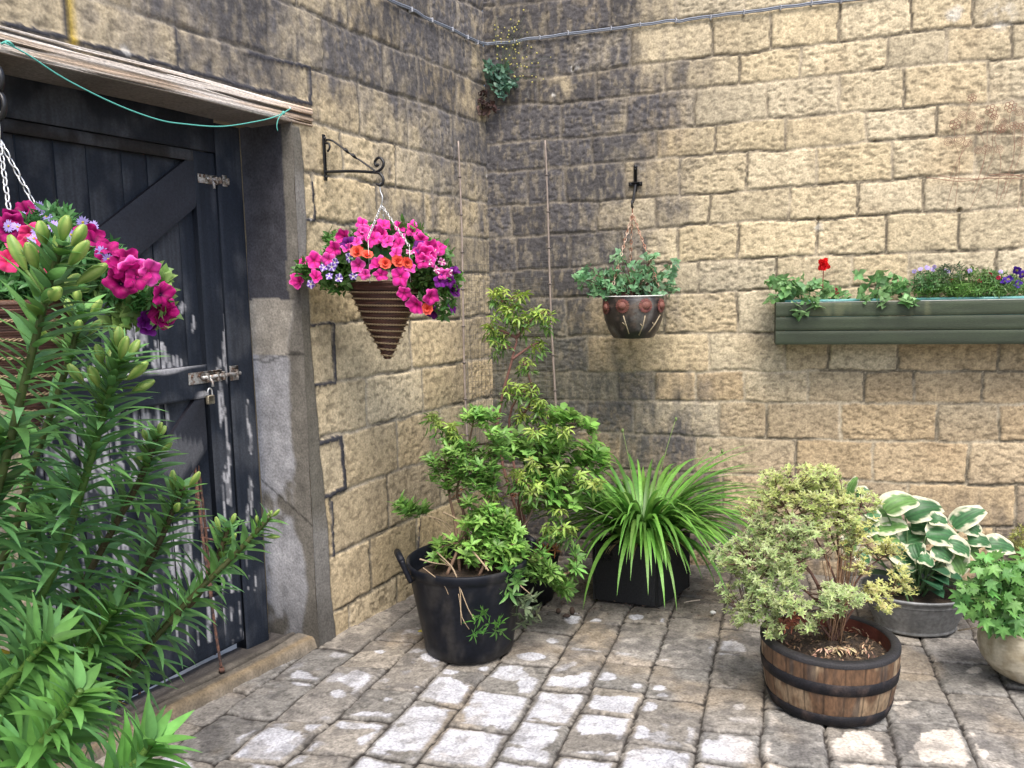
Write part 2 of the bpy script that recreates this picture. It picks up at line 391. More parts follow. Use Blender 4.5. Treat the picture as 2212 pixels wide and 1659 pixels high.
    me=bpy.data.meshes.new(name); me.vertices.add(len(V)); me.vertices.foreach_set('co',V.astype(np.float32).ravel())
    me.loops.add(Fall.size); me.loops.foreach_set('vertex_index',Fall.ravel()); me.polygons.add(len(Fall)); me.polygons.foreach_set('loop_start',np.arange(0,Fall.size,4,dtype=np.int32))
    sm=np.ones(len(Fall),bool); sm[len(Fq):]=False; me.polygons.foreach_set('use_smooth',sm)
    ca=me.color_attributes.new('Col','FLOAT_COLOR','POINT'); ca.data.foreach_set('color',np.concatenate([np.clip(col,0,1),np.ones((len(col),1))],1).astype(np.float32).ravel())
    me.materials.append(STONE); me.update(calc_edges=True)
    o=bpy.data.objects.new(name,me); sc.collection.objects.link(o); o.location=org; o['_o']=list(map(float,org))
    tag(o,label,'wall'); return o

RL=[[(1047,15),(1170,3),(1300,-14),(1500,-40),(1900,-85),(2212,-110)],
 [(1047,92),(1180,80),(1320,62),(1475,42),(1815,2),(2212,-38)],
 [(1047,178),(1127,172),(1287,152),(1475,129),(1602,117),(1725,100),(1915,80),(2048,62),(2212,52)],
 [(1060,232),(1164,222),(1213,223),(1354,208),(1475,192),(1602,183),(1658,177),(1812,160),(1952,145),(2135,130),(2212,126)],
 [(1053,313),(1177,302),(1277,295),(1350,287),(1475,276),(1662,257),(1872,242),(2025,230),(2212,215)],
 [(1053,373),(1153,367),(1283,353),(1420,345),(1475,338),(1625,325),(1695,325),(1872,305),(2022,297),(2105,293),(2212,287)],
 [(1053,448),(1137,442),(1284,435),(1475,421),(1615,412),(1705,405),(1855,395),(1992,385),(2212,373)],
 [(1057,515),(1187,507),(1294,500),(1475,488),(1642,478),(1765,473),(1915,463),(2072,455),(2212,448)],
 [(1056,588),(1189,580),(1313,573),(1475,568),(1675,556),(1765,553),(1958,546),(2155,539),(2212,537)],
 [(1056,647),(1196,642),(1313,638),(1475,634),(1592,628),(1675,624),(2212,611)],
 [(1069,730),(1229,727),(1313,723),(1475,721),(1598,719),(1675,719),(2212,716)],
 [(1075,803),(1200,803),(1440,803),(1692,801),(1942,801),(2212,803)],
 [(1080,862),(1204,865),(1370,866),(1475,867),(1748,869),(2042,873),(2212,874)],
 [(1080,925),(1197,929),(1344,936),(1475,942),(1655,946),(2092,956),(2212,955)],
 [(1080,1000),(1475,1020),(1725,1032),(1888,1040),(2092,1047),(2212,1048)],
 [(1080,1080),(1475,1108),(1875,1125),(2122,1135),(2212,1137)],
 [(1080,1150),(1475,1185),(1875,1212),(2212,1225)]]
RJ=[[1180,1320,1460,1605,1790,1990],[1127,1237,1365,1537,1665,1813,1968,2103],[1164,1289,1434,1598,1728,1918,2045,2185],[1212,1352,1502,1658,1812,1953,2133],
 [1177,1279,1419,1542,1695,1872,2025,2190],[1139,1222,1349,1469,1612,1763,1928,2105],[1105,1184,1292,1417,1532,1705,1853,1995,2205],[1115,1232,1341,1465,1593,1765,1915,2072],
 [1110,1190,1330,1405,1508,1678,1838,1963,2153],[1224,1330,1436,1592,1720,1890,2050],[1150,1269,1532,1696,1788,1942,2158],[1190,1334,1414,1505,1608,1745,1868,1975,2121],
 [1160,1267,1370,1552,1657,1815,2025,2158],[1220,1340,1500,1720,1885,2092],[1230,1400,1560,1740,1960,2192],[1180,1380,1600,1800,1990,2150]]
RC=[(1060,100,.85),(1200,60,.8),(1320,60,.7),(1460,60,.3),(1600,60,.05),(2200,50,0),(1100,270,.98),(1200,260,.85),(1300,180,.75),(1330,260,.65),(1430,180,.45),(1500,230,.15),(1100,340,1),(1230,340,.8),(1350,320,.35),(1100,410,1),(1250,400,.7),(1400,400,.45),(1500,400,.15),
 (1100,560,.9),(1230,470,.72),(1350,470,.55),(1550,470,.1),(1120,620,.9),(1240,560,.75),(1300,600,.5),(1500,600,.2),(1130,760,.95),(1250,760,.65),(1400,760,.35),(1600,760,.12),(1130,860,.9),(1280,830,.6),(1450,830,.35),(1600,830,.1),(1450,900,.8),(1280,900,.5),(1620,900,.06),
 (1200,1000,.7),(1400,1000,.4),(1600,1000,.12),(1900,1000,.05),(1250,1150,.85),(1500,1100,.45),(1800,1130,.35),(2100,1180,.35),(2100,700,0),(1900,300,0),(1850,830,.08),(1700,300,.02),(1700,950,.05),(2200,900,.05)]
def holes_right(s,z,h,col,n1,n2,n3,fn):
    for x,y,r in [(1767,473,.011),(2072,454,.011),(1890,303,.004),(1238,150,.006)]:
        a,b=fn(x,y); d=np.hypot(s-a,z-b); k=1-sstep(r*.6,r,d); h=h-k*.03; col=mix(col,A([.01,.01,.01]),k[:,None])
    for x,y,r,st in [(1768,492,.025,.5),(1390,370,.022,.8),(1393,420,.012,.6),(1240,146,.03,.5),(2060,30,.05,.6),(2160,35,.08,.55),(1195,205,.012,.8),(1127,150,.01,.7),(1148,200,.035,.35)]:
        a,b=fn(x,y); d=np.hypot((s-a),(z-b)*(.6 if r<.02 else 1)); k=(1-sstep(r*.3,r,d+(n3-.5)*.03))*sstep(.35,.55,n2+.1*n3)*st; col=mix(col,A([.62,.60,.55]),k[:,None])
    return h,col
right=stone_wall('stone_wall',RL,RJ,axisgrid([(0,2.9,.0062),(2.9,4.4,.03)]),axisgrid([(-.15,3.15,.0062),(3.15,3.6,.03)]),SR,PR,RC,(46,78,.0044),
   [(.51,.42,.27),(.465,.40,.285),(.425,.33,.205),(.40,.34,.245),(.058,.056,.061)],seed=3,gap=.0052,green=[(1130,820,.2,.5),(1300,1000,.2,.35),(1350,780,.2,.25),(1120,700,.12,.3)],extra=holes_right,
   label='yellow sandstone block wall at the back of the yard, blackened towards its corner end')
LLn=[[(600,-160),(987,0),(1037,20)],[(500,-150),(833,0),(950,55),(1034,95)],[(0,-230),(400,-85),(610,0),(737,56),(885,115),(1034,178)],
 [(0,-85),(190,-5),(273,23),(453,80),(627,133),(667,147),(737,170),(880,213),(987,248),(1034,263)],
 [(0,58),(540,192),(667,235),(671,262),(737,283),(880,320),(1045,357)],
 [(0,170),(633,367),(733,383),(853,403),(929,417),(1053,437)],[(0,390),(643,472),(683,477),(809,487),(916,500),(1053,517)],
 [(0,580),(650,583),(990,588),(1055,590)],[(0,760),(656,702),(776,695),(1006,687),(1056,680)],[(0,940),(663,833),(717,823),(1065,771)],
 [(0,1100),(663,951),(737,937),(910,893),(1003,870),(1065,856)],[(0,1280),(668,1081),(737,1063),(860,1016),(937,993),(1065,955)],
 [(0,1450),(683,1216),(800,1163),(900,1116),(1065,1040)],[(0,1620),(687,1336),(744,1310),(857,1243),(897,1230),(1065,1140)],[(0,1720),(683,1420),(897,1325),(1065,1235)]]
LJ=[[929,985],[750,864,949],[462,580,698,827,900,984],[140,378,537,668,775,880,980],[738,854,975],[676,813,916],[759,850,950],[667,880,993],[718,886,1000],[790,912,1010],[742,858,950],[716,838,950],[800,900],[755,857,960]]
LC=[(0,20,.35),(100,30,.35),(250,40,.6),(330,20,.6),(300,100,.5),(430,100,.65),(500,60,.75),(600,150,.85),(460,40,.65),(600,60,.65),(700,120,.6),(750,60,.85),(900,80,.9),(1000,60,.85),(800,200,.6),(900,250,.8),(1000,250,.8),(720,240,.2),(820,250,.65),(660,330,.08),(760,340,.35),(830,380,.5),(880,373,.1),(980,350,.65),(930,330,.75),(1010,420,.7),
 (700,430,.12),(760,440,.25),(830,450,.6),(900,470,.6),(960,480,.3),(1020,520,.6),(660,550,.08),(980,560,.4),(1020,620,.55),(700,640,.25),(800,650,.15),(950,720,.15),(1020,760,.35),(700,760,.08),(850,750,.03),(950,830,.12),(1020,830,.35),(700,870,0),(850,900,.12),(960,930,.4),(700,1000,.03),(850,1050,.2),(700,1150,.05),(850,1200,.25),(720,1330,.2),(850,1270,.3)]
DS=[([(672,395),(678,475),(640,478)],.010),([(718,703),(721,826),(665,832)],.009),([(655,702),(720,700)],.006),([(668,962),(735,946),(743,1056),(672,1084)],.017),([(716,1085),(718,1200)],.008),
 ([(538,115),(668,147),(670,228)],.010),([(540,190),(666,226)],.016),([(0,50),(260,116),(540,188)],.011),([(378,60),(380,140)],.009),([(140,0),(140,84)],.012),([(905,1120),(902,1190)],.004)]
OP=(1.523,2.66,-.3,2.128)
def left_extra(s,z,h,col,n1,n2,n3,fn):
    k=np.exp(-((s-2.40)/.012)**2)*(z>2.17)*sstep(.35,.6,n2+.15); col=mix(col,A([.6,.42,.05]),(k*.7)[:,None])        # yellow run
    # cement render on the jamb
    wdt=.050+.055*sstep(1.6,0,z)+(n1-.5)*.03; k=(1-sstep(-.004,.004,(s-OP[0])*-1-wdt))*(s<=OP[0]+.02)*(z<2.1)*(s>1.2)
    f=fbm(s*3,z*3,4,91); c=mix(A([.13,.12,.10]),A([.20,.19,.175]),sstep(.42,.6,f+.12*np.sin(z*5))[:,None])*(.8+.4*n2)[:,None]; c*=(.55+.45*sstep(0,.35,z))[:,None]
    col=mix(col,c,k[:,None]); h=mix(h,.013+(n1-.5)*.006+(n3-.5)*.002,k)
    for x,y,r in [(405,170,.02),(270,110,.02),(668,475,.01),(1050,380,.015)]:
        a,b=fn(x,y); d=np.hypot(s-a,z-b); kk=(1-sstep(r*.5,r,d+(n3-.5)*.02))*.5; col=mix(col,A([.6,.58,.55]),kk[:,None])
    return h,col
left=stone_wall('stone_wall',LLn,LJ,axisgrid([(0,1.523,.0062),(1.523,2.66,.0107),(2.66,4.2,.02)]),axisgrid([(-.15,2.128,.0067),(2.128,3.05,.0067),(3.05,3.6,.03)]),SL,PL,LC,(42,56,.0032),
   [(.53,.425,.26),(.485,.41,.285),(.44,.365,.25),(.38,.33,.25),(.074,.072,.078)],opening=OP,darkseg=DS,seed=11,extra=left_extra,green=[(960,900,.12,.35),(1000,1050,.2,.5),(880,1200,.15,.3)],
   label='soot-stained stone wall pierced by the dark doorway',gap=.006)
# lintel: weathered timber, split along the grain
def lintel():
    n=170;m=14; s=np.linspace(1.403,3.1,n); V=[];C=[]
    rings=[(2.110,-.19),(2.110,-.1),(2.110,.004)]+[(q,.0165-.006*(abs(q-2.147)/.036)**6) for q in np.linspace(2.112,2.182,26)]+[(2.184,-.02),(2.184,-.19)]; m=len(rings)
    for i,a in enumerate(s):
        for j,(z,o) in enumerate(rings):
            g=fbm(a*3.0,z*160,4,5); cr=sstep(.60,.66,fbm(a*1.3+2,z*95+3,3,6))
            tz=(.0 if a>1.0 else 0)
            sag=.002*math.sin(a*7)
            F_=2<j<m-2; V.append(PL(a,z+sag,o-(cr*.010+(g-.5)*.008)*F_))
            base=mix(A([.50,.38,.28]),A([.70,.64,.58]),sstep(.35,.62,fbm(a*2.2,z*60,4,8)))
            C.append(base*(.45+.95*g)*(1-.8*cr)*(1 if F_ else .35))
    Fa=[(i*m+j,i*m+j+1,(i+1)*m+j+1,(i+1)*m+j) for i in range(n-1) for j in range(m-1)]+[tuple(range(m)),tuple((n-1)*m+j for j in range(m))[::-1]]
    mb=MB(); mb.add(V,Fa,C); tag(mb.build('lintel',mat('old_timber',attr=True,rough=.85,ns=40,bs=90,na=.35,bump=.5,stretch=(1,1,5)),left,smooth=False),'split weathered timber beam over the doorway')
lintel()
# rendered reveal of the doorway
mb=MB(); n=260;m=28; zs=np.linspace(-.1,2.115,n); os_=np.linspace(.0165,-.26,m); V=[];C=[]
ZZ,OO=np.meshgrid(zs,os_,indexing='ij'); f1=fbm(OO*6+2,ZZ*4,4,70); f2=fbm(OO*25,ZZ*20,4,71); f3=fbm(OO*4+7,ZZ*2.6,4,72)
hh=(f1-.5)*.012+(f2-.5)*.005+.004
for i in range(n):
    for j in range(m):
        z=zs[i];o=os_[j]
        V.append(PL(1.523+hh[i,j]+(.0 if j else -.0),z,o))
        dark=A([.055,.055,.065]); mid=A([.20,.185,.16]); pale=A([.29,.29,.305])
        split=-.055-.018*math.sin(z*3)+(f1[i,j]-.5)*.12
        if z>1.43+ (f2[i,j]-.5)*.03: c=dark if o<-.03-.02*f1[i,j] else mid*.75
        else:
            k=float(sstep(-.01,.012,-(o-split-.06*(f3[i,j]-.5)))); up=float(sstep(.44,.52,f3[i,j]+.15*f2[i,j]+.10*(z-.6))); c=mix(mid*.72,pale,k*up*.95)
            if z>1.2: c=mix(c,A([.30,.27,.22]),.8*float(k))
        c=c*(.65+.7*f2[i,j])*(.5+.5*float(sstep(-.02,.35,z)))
        if abs(z-1.19+ (f1[i,j]-.5)*.08)<.006 or abs(z-.52+o*.6)<.005: c=c*.45
        C.append(c)
mb.add(V,[(i*m+j,i*m+j+1,(i+1)*m+j+1,(i+1)*m+j) for i in range(n-1) for j in range(m-1)],C)
tag(mb.build('door_reveal',STONE,left),'cement-rendered side of the doorway with flaking grey paint')
mb=MB(); mb.col=A([.3,.24,.15]); mb.box(PL(2.66,-.1,-.013),nL*-.26,-dL*.01,Z*2.2); mb.build('door_reveal',STONE,left)

# =================================================================== GROUND
vd=A([.3138,.9489]); vd/=np.linalg.norm(vd); ud=A([vd[1],-vd[0]])
def uv_(x,y): p=G(x,y)[:2]; return p@ud,p@vd
colx=[-60,150,300,447,593,740,880,1047,1184,1327,1495,1642,1790,1945,2115,2285,2460,2640,2820,3000]
cu=sorted(uv_(x,1659)[0] for x in colx)
while cu[0]>-3.2: cu.insert(0,cu[0]-.21)
while cu[-1]<3.4: cu.append(cu[-1]+.21)
JY={447:[1549,1436,1380],593:[1619,1576-30,1483,1389],740:[1629,1513,1443,1390],880:[1566,1489,1428],1047:[1551,1484,1403,1340,1290],1184:[1626,1536,1483,1428,1373,1340,1309],1327:[1606,1504,1434,1373,1330],
 1495:[1573,1480,1406,1356],1642:[1643,1529,1450],1790:[1562,1480],1945:[1556,1506,1443,1380],2115:[1570,1490,1425,1370]}
ug=axisgrid([(-3.2,-2.2,.03),(-2.2,1.7,.0065),(1.7,3.4,.03)]); vg=axisgrid([(-.5,1.3,.03),(1.3,4.75,.0065)])
U,Vg=np.meshgrid(ug,vg); u=U.ravel(); v=Vg.ravel()
wu=u+(fbm(u*6,v*6,3,31)-.5)*.026+(fbm(u*40,v*40,2,32)-.5)*.008; wv=v+(fbm(u*6+9,v*6,3,33)-.5)*.04+(fbm(u*40+4,v*40,2,34)-.5)*.008
cu=A(cu); ci=np.searchsorted(cu,wu); du=np.minimum(np.abs(wu-cu[np.clip(ci-1,0,len(cu)-1)]),np.abs(wu-cu[np.clip(ci,0,len(cu)-1)]))
dist=du.copy(); sid=np.zeros(len(u),int); cenu=np.zeros(len(u)); cenv=np.zeros(len(u))
for k in range(1,len(cu)):
    m=ci==k
    if not m.any(): continue
    uc=(cu[k-1]+cu[k])/2; js=[]
    for bx,ys in JY.items():
        a,b=uv_(bx,1659)[0],uv_(colx[colx.index(bx)+1],1659)[0]
        if abs((a+b)/2-uc)<.03:
            P0=uv_(bx,1659)
            for y in ys:
                # the joint at picture row y, in this column
                t=np.linspace(0,1,2)
                lo,hi=.5,6.
                for _ in range(30):
                    mid_=(lo+hi)/2; p=uc*ud+mid_*vd; yy=projv(A([p[0],p[1],gz(p[0],p[1])]))[1]
                    if yy>y: lo=mid_
                    else: hi=mid_
                js.append(mid_)
    r2=random.Random(k*7+1); js=sorted(js)
    if not js: js=[r2.uniform(2.2,2.5)]
    while js[0]>-.5: js.insert(0,js[0]-r2.uniform(.2,.34))
    while js[-1]<5: js.append(js[-1]+r2.uniform(.2,.36))
    js=A(js); sm=wv[m]+(wu[m]-uc)*r2.uniform(-.12,.05); q=np.searchsorted(js,sm)
    dv=np.minimum(np.abs(sm-js[np.clip(q-1,0,len(js)-1)]),np.abs(sm-js[np.clip(q,0,len(js)-1)])); dm=du[m]; rc=.020
    dist[m]=np.where((dv<rc)&(dm<rc),rc-np.hypot(rc-dv,rc-dm),np.minimum(dv,dm)); sid[m]=k*61+q; cenu[m]=wu[m]-uc; cenv[m]=sm-(js[np.clip(q-1,0,len(js)-1)]+.13)
tab=np.random.RandomState(5).rand(61*200,6); T=tab[np.clip(sid,0,len(tab)-1)]
body=sstep(.001,.010,dist); n1=fbm(u*5,v*5,4,41); n2=fbm(u*24,v*24,4,42); n3=fbm(u*80,v*80,3,43)
h=body*.009+sstep(.0,.05,dist)*.001+(T[:,0]-.5)*.008*body+((T[:,1]-.5)*cenu+(T[:,2]-.5)*cenv)*.05*body+(n2-.5)*.004*body+(n1-.5)*.012+(n3-.5)*.0015
pits=sstep(.66,.74,fbm(u*60,v*60,2,44)); h-=pits*.002*body
X=u[:,None]*ud[None]+v[:,None]*vd[None]; P3=np.stack([X[:,0],X[:,1],gz(X[:,0],X[:,1])],1)
px,py=projv(P3); px=np.where(v<1.0,-999,px)
base=mix(A([.225,.21,.19]),A([.25,.225,.19]),T[:,3:4]); base=mix(base,A([.17,.165,.155]),(T[:,4:5]>.6)*.7)
base=base*(.55+.9*n2)[:,None]*(.72+.56*n3)[:,None]*(.85+.3*T[:,5:6]); base*=(1-.35*pits)[:,None]
tan=sstep(.55,.7,fbm(u*4+3,v*4,3,46)); base=mix(base,A([.33,.245,.15])*(.7+.6*n2)[:,None],(.28*tan)[:,None])
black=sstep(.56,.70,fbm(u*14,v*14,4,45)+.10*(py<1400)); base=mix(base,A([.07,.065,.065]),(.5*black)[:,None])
# darker towards the corner and under the pots
back_dark=sstep(1400,1290,py)*sstep(1150,1300,px)*.55; base*= (1-back_dark*(.4+.6*n1))[:,None]
jointc=A([.028,.024,.021])*(.6+.8*n3)[:,None]
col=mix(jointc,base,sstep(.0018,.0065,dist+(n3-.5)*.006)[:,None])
MZ=[(90,1090,80,50),(660,1130,165,70),(710,1020,50,18),(1090,1020,110,40),(1230,1100,75,50),(1450,1075,130,35),(1590,1045,35,15),(1720,1050,60,25),(540,1300,140,60),(400,1440,190,70),(950,1280,165,95),(1040,1190,160,40),(1390,1240,180,90),(1740,1220,170,50),(1700,1350,160,80),(1250,1420,190,95),(1120,1590,200,90),(780,1500,290,150),
 (1920,1110,30,15),(2060,1110,35,15),(2080,1160,30,15),(1990,1230,50,25),(1930,1400,60,40),(1570,1610,190,70),(2050,1600,200,90),(230,1610,130,70),(170,1320,160,50),(1500,670,50,30),(1650,690,30,12),(1370,810,35,15),(1240,925,80,18),(1910,670,40,15),(590,930,60,25),(930,990,40,12),(480,890,40,10),(250,885,25,10),(300,1195,25,10),(490,1115,14,8),(2085,685,12,10)]
M3=[(300,1530,190,95),(600,1645,150,30),(1130,1530,180,95),(1680,1530,200,110),(300,870,90,40),(1410,1200,60,20),(365,1245,35,20),(1890,1005,45,18),(10,1600,60,60)]
M4=[(1740,1520,200,90),(1960,1060,80,50),(2030,1370,40,30),(1130,1610,120,60),(2190,1160,40,20),(490,1440,40,15)]
wp=np.zeros(len(u)); 
PT=[(737+a/3,1106+b/3,c/3,d/3) for a,b,c,d in MZ]+[(1475+a/3,1106+b/3,c/3,d/3) for a,b,c,d in M3]+[(a/3,1106+b/3,c/3,d/3) for a,b,c,d in M4]
nx=(fbm(u*12,v*12,4,47)-.5); 
for a,b,c,d in PT:
    q=1.2-np.sqrt(((px-a)/c)**2+((py-b)/d)**2)+nx*(1.5 if c>20 else .7)+(n3-.5)*.25; wp=np.maximum(wp,sstep(-.05,.06,q))
wp=np.maximum(wp,.45*sstep(.66,.74,fbm(u*9+40,v*9,4,48)+.4*nx)*(v<3.1)); wp*=sstep(.012,.026,dist)
pale=mix(A([.46,.465,.50]),A([.52,.47,.41]),sstep(1500,1700,px)[:,None])*(.66+.62*n2)[:,None]*(.80+.4*n3)[:,None]
worn=sstep(.50,.66,fbm(u*18+3,v*18,4,49)); col=mix(col,pale,(wp*(1-.45*worn)*.97)[:,None]); h+=wp*.0008
P3[:,2]+=h-.022
def pavement_mesh():
    ny,nx_=U.shape; I=np.arange(ny*nx_).reshape(ny,nx_); Fq=np.stack([I[:-1,:-1],I[:-1,1:],I[1:,1:],I[1:,:-1]],-1).reshape(-1,4).astype(np.int32)
    # keep only what lies in the yard (in front of both walls)
    c=P3[Fq].mean(1); keep=(((c-CN)@nL)>-.02)&(((c-CN)@nR)>-.03); Fq=Fq[keep]
    me=bpy.data.meshes.new('pavement'); me.vertices.add(len(P3)); me.vertices.foreach_set('co',P3.astype(np.float32).ravel())
    me.loops.add(Fq.size); me.loops.foreach_set('vertex_index',Fq.ravel()); me.polygons.add(len(Fq)); me.polygons.foreach_set('loop_start',np.arange(0,Fq.size,4,dtype=np.int32)); me.polygons.foreach_set('use_smooth',np.ones(len(Fq),bool))
    ca=me.color_attributes.new('Col','FLOAT_COLOR','POINT'); ca.data.foreach_set('color',np.concatenate([np.clip(col,0,1),np.ones((len(col),1))],1).astype(np.float32).ravel())
    me.materials.append(mat('sett_stone',attr=True,rough=.75,ns=55,bs=110,na=.42,bump=.6,spec=.3,c2=None)); me.update(calc_edges=True)
    o=bpy.data.objects.new('pavement',me); sc.collection.objects.link(o); tag(o,'worn stone setts with flaking white paint',None,None,'structure')
pavement_mesh()
mb=MB(); mb.col=A([.2,.18,.15]); R_=60
mb.add([[x,y,gz(x,y)-.045] for x,y in((-R_,-R_),(R_,-R_),(R_,R_),(-R_,R_))],[(0,1,2,3)]); tag(mb.build('ground',mat('packed_ground',(.2,.18,.15),rough=.95,ns=5,na=.3,bump=.4)),kind='structure')
# door step: long worn kerb slab between setts and door
def slab(name,s0,s1,o0,o1,zf,cf,label,res=.012,kind='structure'):
    a=np.arange(s0,s1,res); b=np.linspace(o0,o1,max(8,int((o1-o0)/res))); Sx,Ox=np.meshgrid(a,b,indexing='ij'); zz=zf(Sx,Ox); cc=cf(Sx,Ox)
    V=(CN[None,None]-dL*Sx[...,None]+nL*Ox[...,None]); V[...,2]=zz; n,m=Sx.shape
    mb=MB(); mb.add(V.reshape(-1,3),[(i*m+j,i*m+j+1,(i+1)*m+j+1,(i+1)*m+j) for i in range(n-1) for j in range(m-1)],cc.reshape(-1,3))
    o=mb.build(name,STONE); return tag(o,label,None,None,kind)
def GZs(S_,O_): P=CN[None,None]-dL*S_[...,None]+nL*O_[...,None]; return gz(P[...,0],P[...,1])
def kz(S_,O_):
    e=O_-.03*(fbm(S_*5,S_*0,3,60)-.5); gro=np.exp(-((O_+.105-.02*np.sin(S_*4))/.008)**2)
    return GZs(S_,O_)+.022-.055*sstep(-.012,.012,e)+(fbm(S_*9,O_*9,4,61)-.5)*.014-gro*.008-.02*sstep(-.10,-.2,O_)
def kc(S_,O_):
    n=fbm(S_*9,O_*20,4,62)[...,None]; n5=fbm(S_*40,O_*40,3,63)[...,None]
    edge=np.exp(-((O_+.022)/.018)**2)[...,None]; c=mix(A([.135,.12,.10]),A([.20,.155,.10]),np.clip(edge*1.3,0,1)); c=c*(.45+.9*n)*(.6+.8*n5)
    gro=np.exp(-((O_+.105-.02*np.sin(S_*4))/.01)**2)[...,None]; c=c*(1-.7*gro); bl=sstep(-.08,-.16,O_)[...,None]; return mix(c,A([.055,.05,.05])*(.5+n),bl*.75)
slab('doorstep',1.50,2.9,-.25,.02,kz,kc,None)
mb=MB(); mb.col=A([.75,.73,.68]); mb.add([PL(s_,0,o_)+Z*(gz(*PL(s_,0,o_)[:2])-.012) for s_,o_ in((1.2,-.26),(3.2,-.26),(3.2,-3),(1.2,-3))],[(0,1,2,3)])  # pale ground beyond the door; light under it put into the colour
tag(mb.build('path',mat('pale_lit_ground',(.75,.73,.68),rough=.9,ns=10,na=.15,bump=.2)),kind='structure')

# =================================================================== DOOR
WHITEP=A([.50,.50,.52])
def paintplank(mb,a,b,z0,z1,o,th,res=.0075,peel=None,seed=0,shear=0,base=(.0155,.0205,.0310),edge=.004):
    # a board on the door plane from s=a..b, z0..z1, front at offset o, thickness th; shear tilts it (s shift over its height)
    na=max(3,int(abs(b-a)/res)); nz=max(3,int((z1-z0)/res)); S_,Q=np.meshgrid(np.linspace(a,b,na),np.linspace(z0,z1,nz),indexing='ij')
    d=np.minimum.reduce([np.abs(S_-a),np.abs(S_-b),np.abs(Q-z0),np.abs(Q-z1)])
    SS=S_+shear*(Q-z0)/(z1-z0); P=CN[None,None]-dL*SS[...,None]+nL*(o-edge*(1-sstep(0,.006,d)))[...,None]; P[...,2]=Q
    g=fbm(SS*160,Q*4,4,seed); gg=fbm(SS*10,Q*7,4,seed+5)
    pk=np.zeros_like(g) if peel is None else peel(SS,Q,gg,g)
    c=A(base)*(.7+.6*g[...,None])*(.75+.5*gg[...,None]); c=mix(c,A([.06,.065,.075])*(.5+g[...,None]),np.clip((gg-.48)*3.0,0,.55)[...,None])
    c=mix(c,WHITEP*(.55+.5*g[...,None]),pk[...,None])
    n,m=g.shape; mb.add(P.reshape(-1,3),[(i*m+j,i*m+j+1,(i+1)*m+j+1,(i+1)*m+j) for i in range(n-1) for j in range(m-1)],c.reshape(-1,3))
    # sides
    e=[(a,z0),(b,z0),(b,z1),(a,z1)]; V=[]
    for (x,y) in e:
        xx=x+shear*(y-z0)/(z1-z0); V+= [PL(xx,y,o-edge),PL(xx,y,o-th)]
    mb.add(V,[(0,2,3,1),(2,4,5,3),(4,6,7,5),(6,0,1,7)],A(base)*.7)
PSP=[(476,740,9,70,1.1),(480,850,8,60,1),(487,930,9,80,1),(290,760,26,60,1),(258,790,20,50,.9),(240,490,4,26,1.2),(345,765,12,18,.8),(300,785,70,16,.7),(270,900,60,50,.8),(250,1000,60,90,1.1),(150,1000,80,150,1),(400,1010,15,60,.8),(360,1150,60,80,.7),(482,1150,8,90,.9),(250,1200,80,90,.8),(530,1000,7,90,.7),(450,1240,30,60,.7),(530,1220,10,70,.8),(415,1330,50,40,.7),(330,830,60,30,.6),(428,700,6,14,.9),(395,665,8,8,.9),(500,1330,25,40,.6),(60,1300,100,200,.9)]
def pk_low(amt,zc=1.0,sp=.35,seed=0):
    def f(s,z,gg,g):
        Pq=CN[None]-dL*s.ravel()[:,None]+nL*-.22; Pq[:,2]=z.ravel(); a,b=projv(Pq); val=np.zeros(len(a))
        for x,y,rx,ry,am in PSP: val=np.maximum(val,am*np.exp(-((a-x)/rx)**2*.7-((b-y)/ry)**2*.7))
        val=val.reshape(s.shape); st=.6*fbm(s*85,z*6,4,80+seed)+.4*fbm(s*14,z*12,4,84+seed); return sstep(.612,.645,st+.098*val)*(val>.12)*(.35+.65*sstep(.40,.50,fbm(s*200,z*30,2,88)))
    return f
DO=-.235   # plane of the boards
door=thing('wooden_door',PL(2.05,.02,DO),'tall dark blue ledged and braced board door with peeling paint','door')
z0,z1=.055,1.985
mb=MB(); a=1.76; k=0; 
while a<2.58:
    wd=[.115,.12,.10,.13,.11,.12,.12,.1][k%8]
    paintplank(mb,a,min(a+wd-.004,2.60),z0,z1,DO+rs.rand()*.004,.02,peel=lambda s,z,gg,g:np.maximum(pk_low(.9,.5,.42,3)(s,z,gg,g),np.maximum(pk_low(1.1,.97,.13,4)(s,z,gg,g),0*s)),seed=20+k); a+=wd;k+=1
mb.build('board_panel',PAINTED,door)
# sizes from the picture
def dS(x,y,o): return SL(x,y,o)
RO=DO+.03
e1=dS(443,700,RO)[0]; e2=dS(487,700,RO)[0]; e3=dS(530,700,-.2)[0]
mb=MB(); paintplank(mb,e2+.002,e1,z0,z1,RO,.03,peel=pk_low(1,1,1,7),seed=41); mb.build('stile',PAINTED,door)
mb=MB(); paintplank(mb,2.50,2.60,z0,z1,RO,.03,peel=pk_low(1.,.6,.6,8),seed=42); mb.build('stile',PAINTED,door)
def edgepeel(za,zb,sd):
    def f(s,z,gg,g):
        t=fbm(s*9,z*40,3,sd); return np.clip(sstep(.0,.012,(z-(zb-.004-.026*t)))*sstep(.33,.45,fbm(s*4,z*3,3,sd+1)+.05)+ (z-za<.004+.030*fbm(s*8,z*20,3,sd+2))*sstep(.42,.5,fbm(s*5,z*3,3,sd+3)+.08),0,1)*.95
    return f
zm1=dS(440,788,RO)[1]; zm0=dS(440,860,RO)[1]
mb=MB(); paintplank(mb,e1+.0,2.5,zm0,zm1,RO,.03,peel=edgepeel(zm0,zm1,120),seed=43,res=.004); tag(mb.build('middle_rail',PAINTED,door),'middle rail edged in bare white where the paint has flaked')
zt1=z1;zt0=dS(403,345,RO)[1]
mb=MB(); paintplank(mb,e1,2.5,zt0,zt1,RO,.03,seed=44,base=(.020,.018,.018)); mb.build('top_rail',PAINTED,door)
zb1=dS(440,1300,RO)[1]
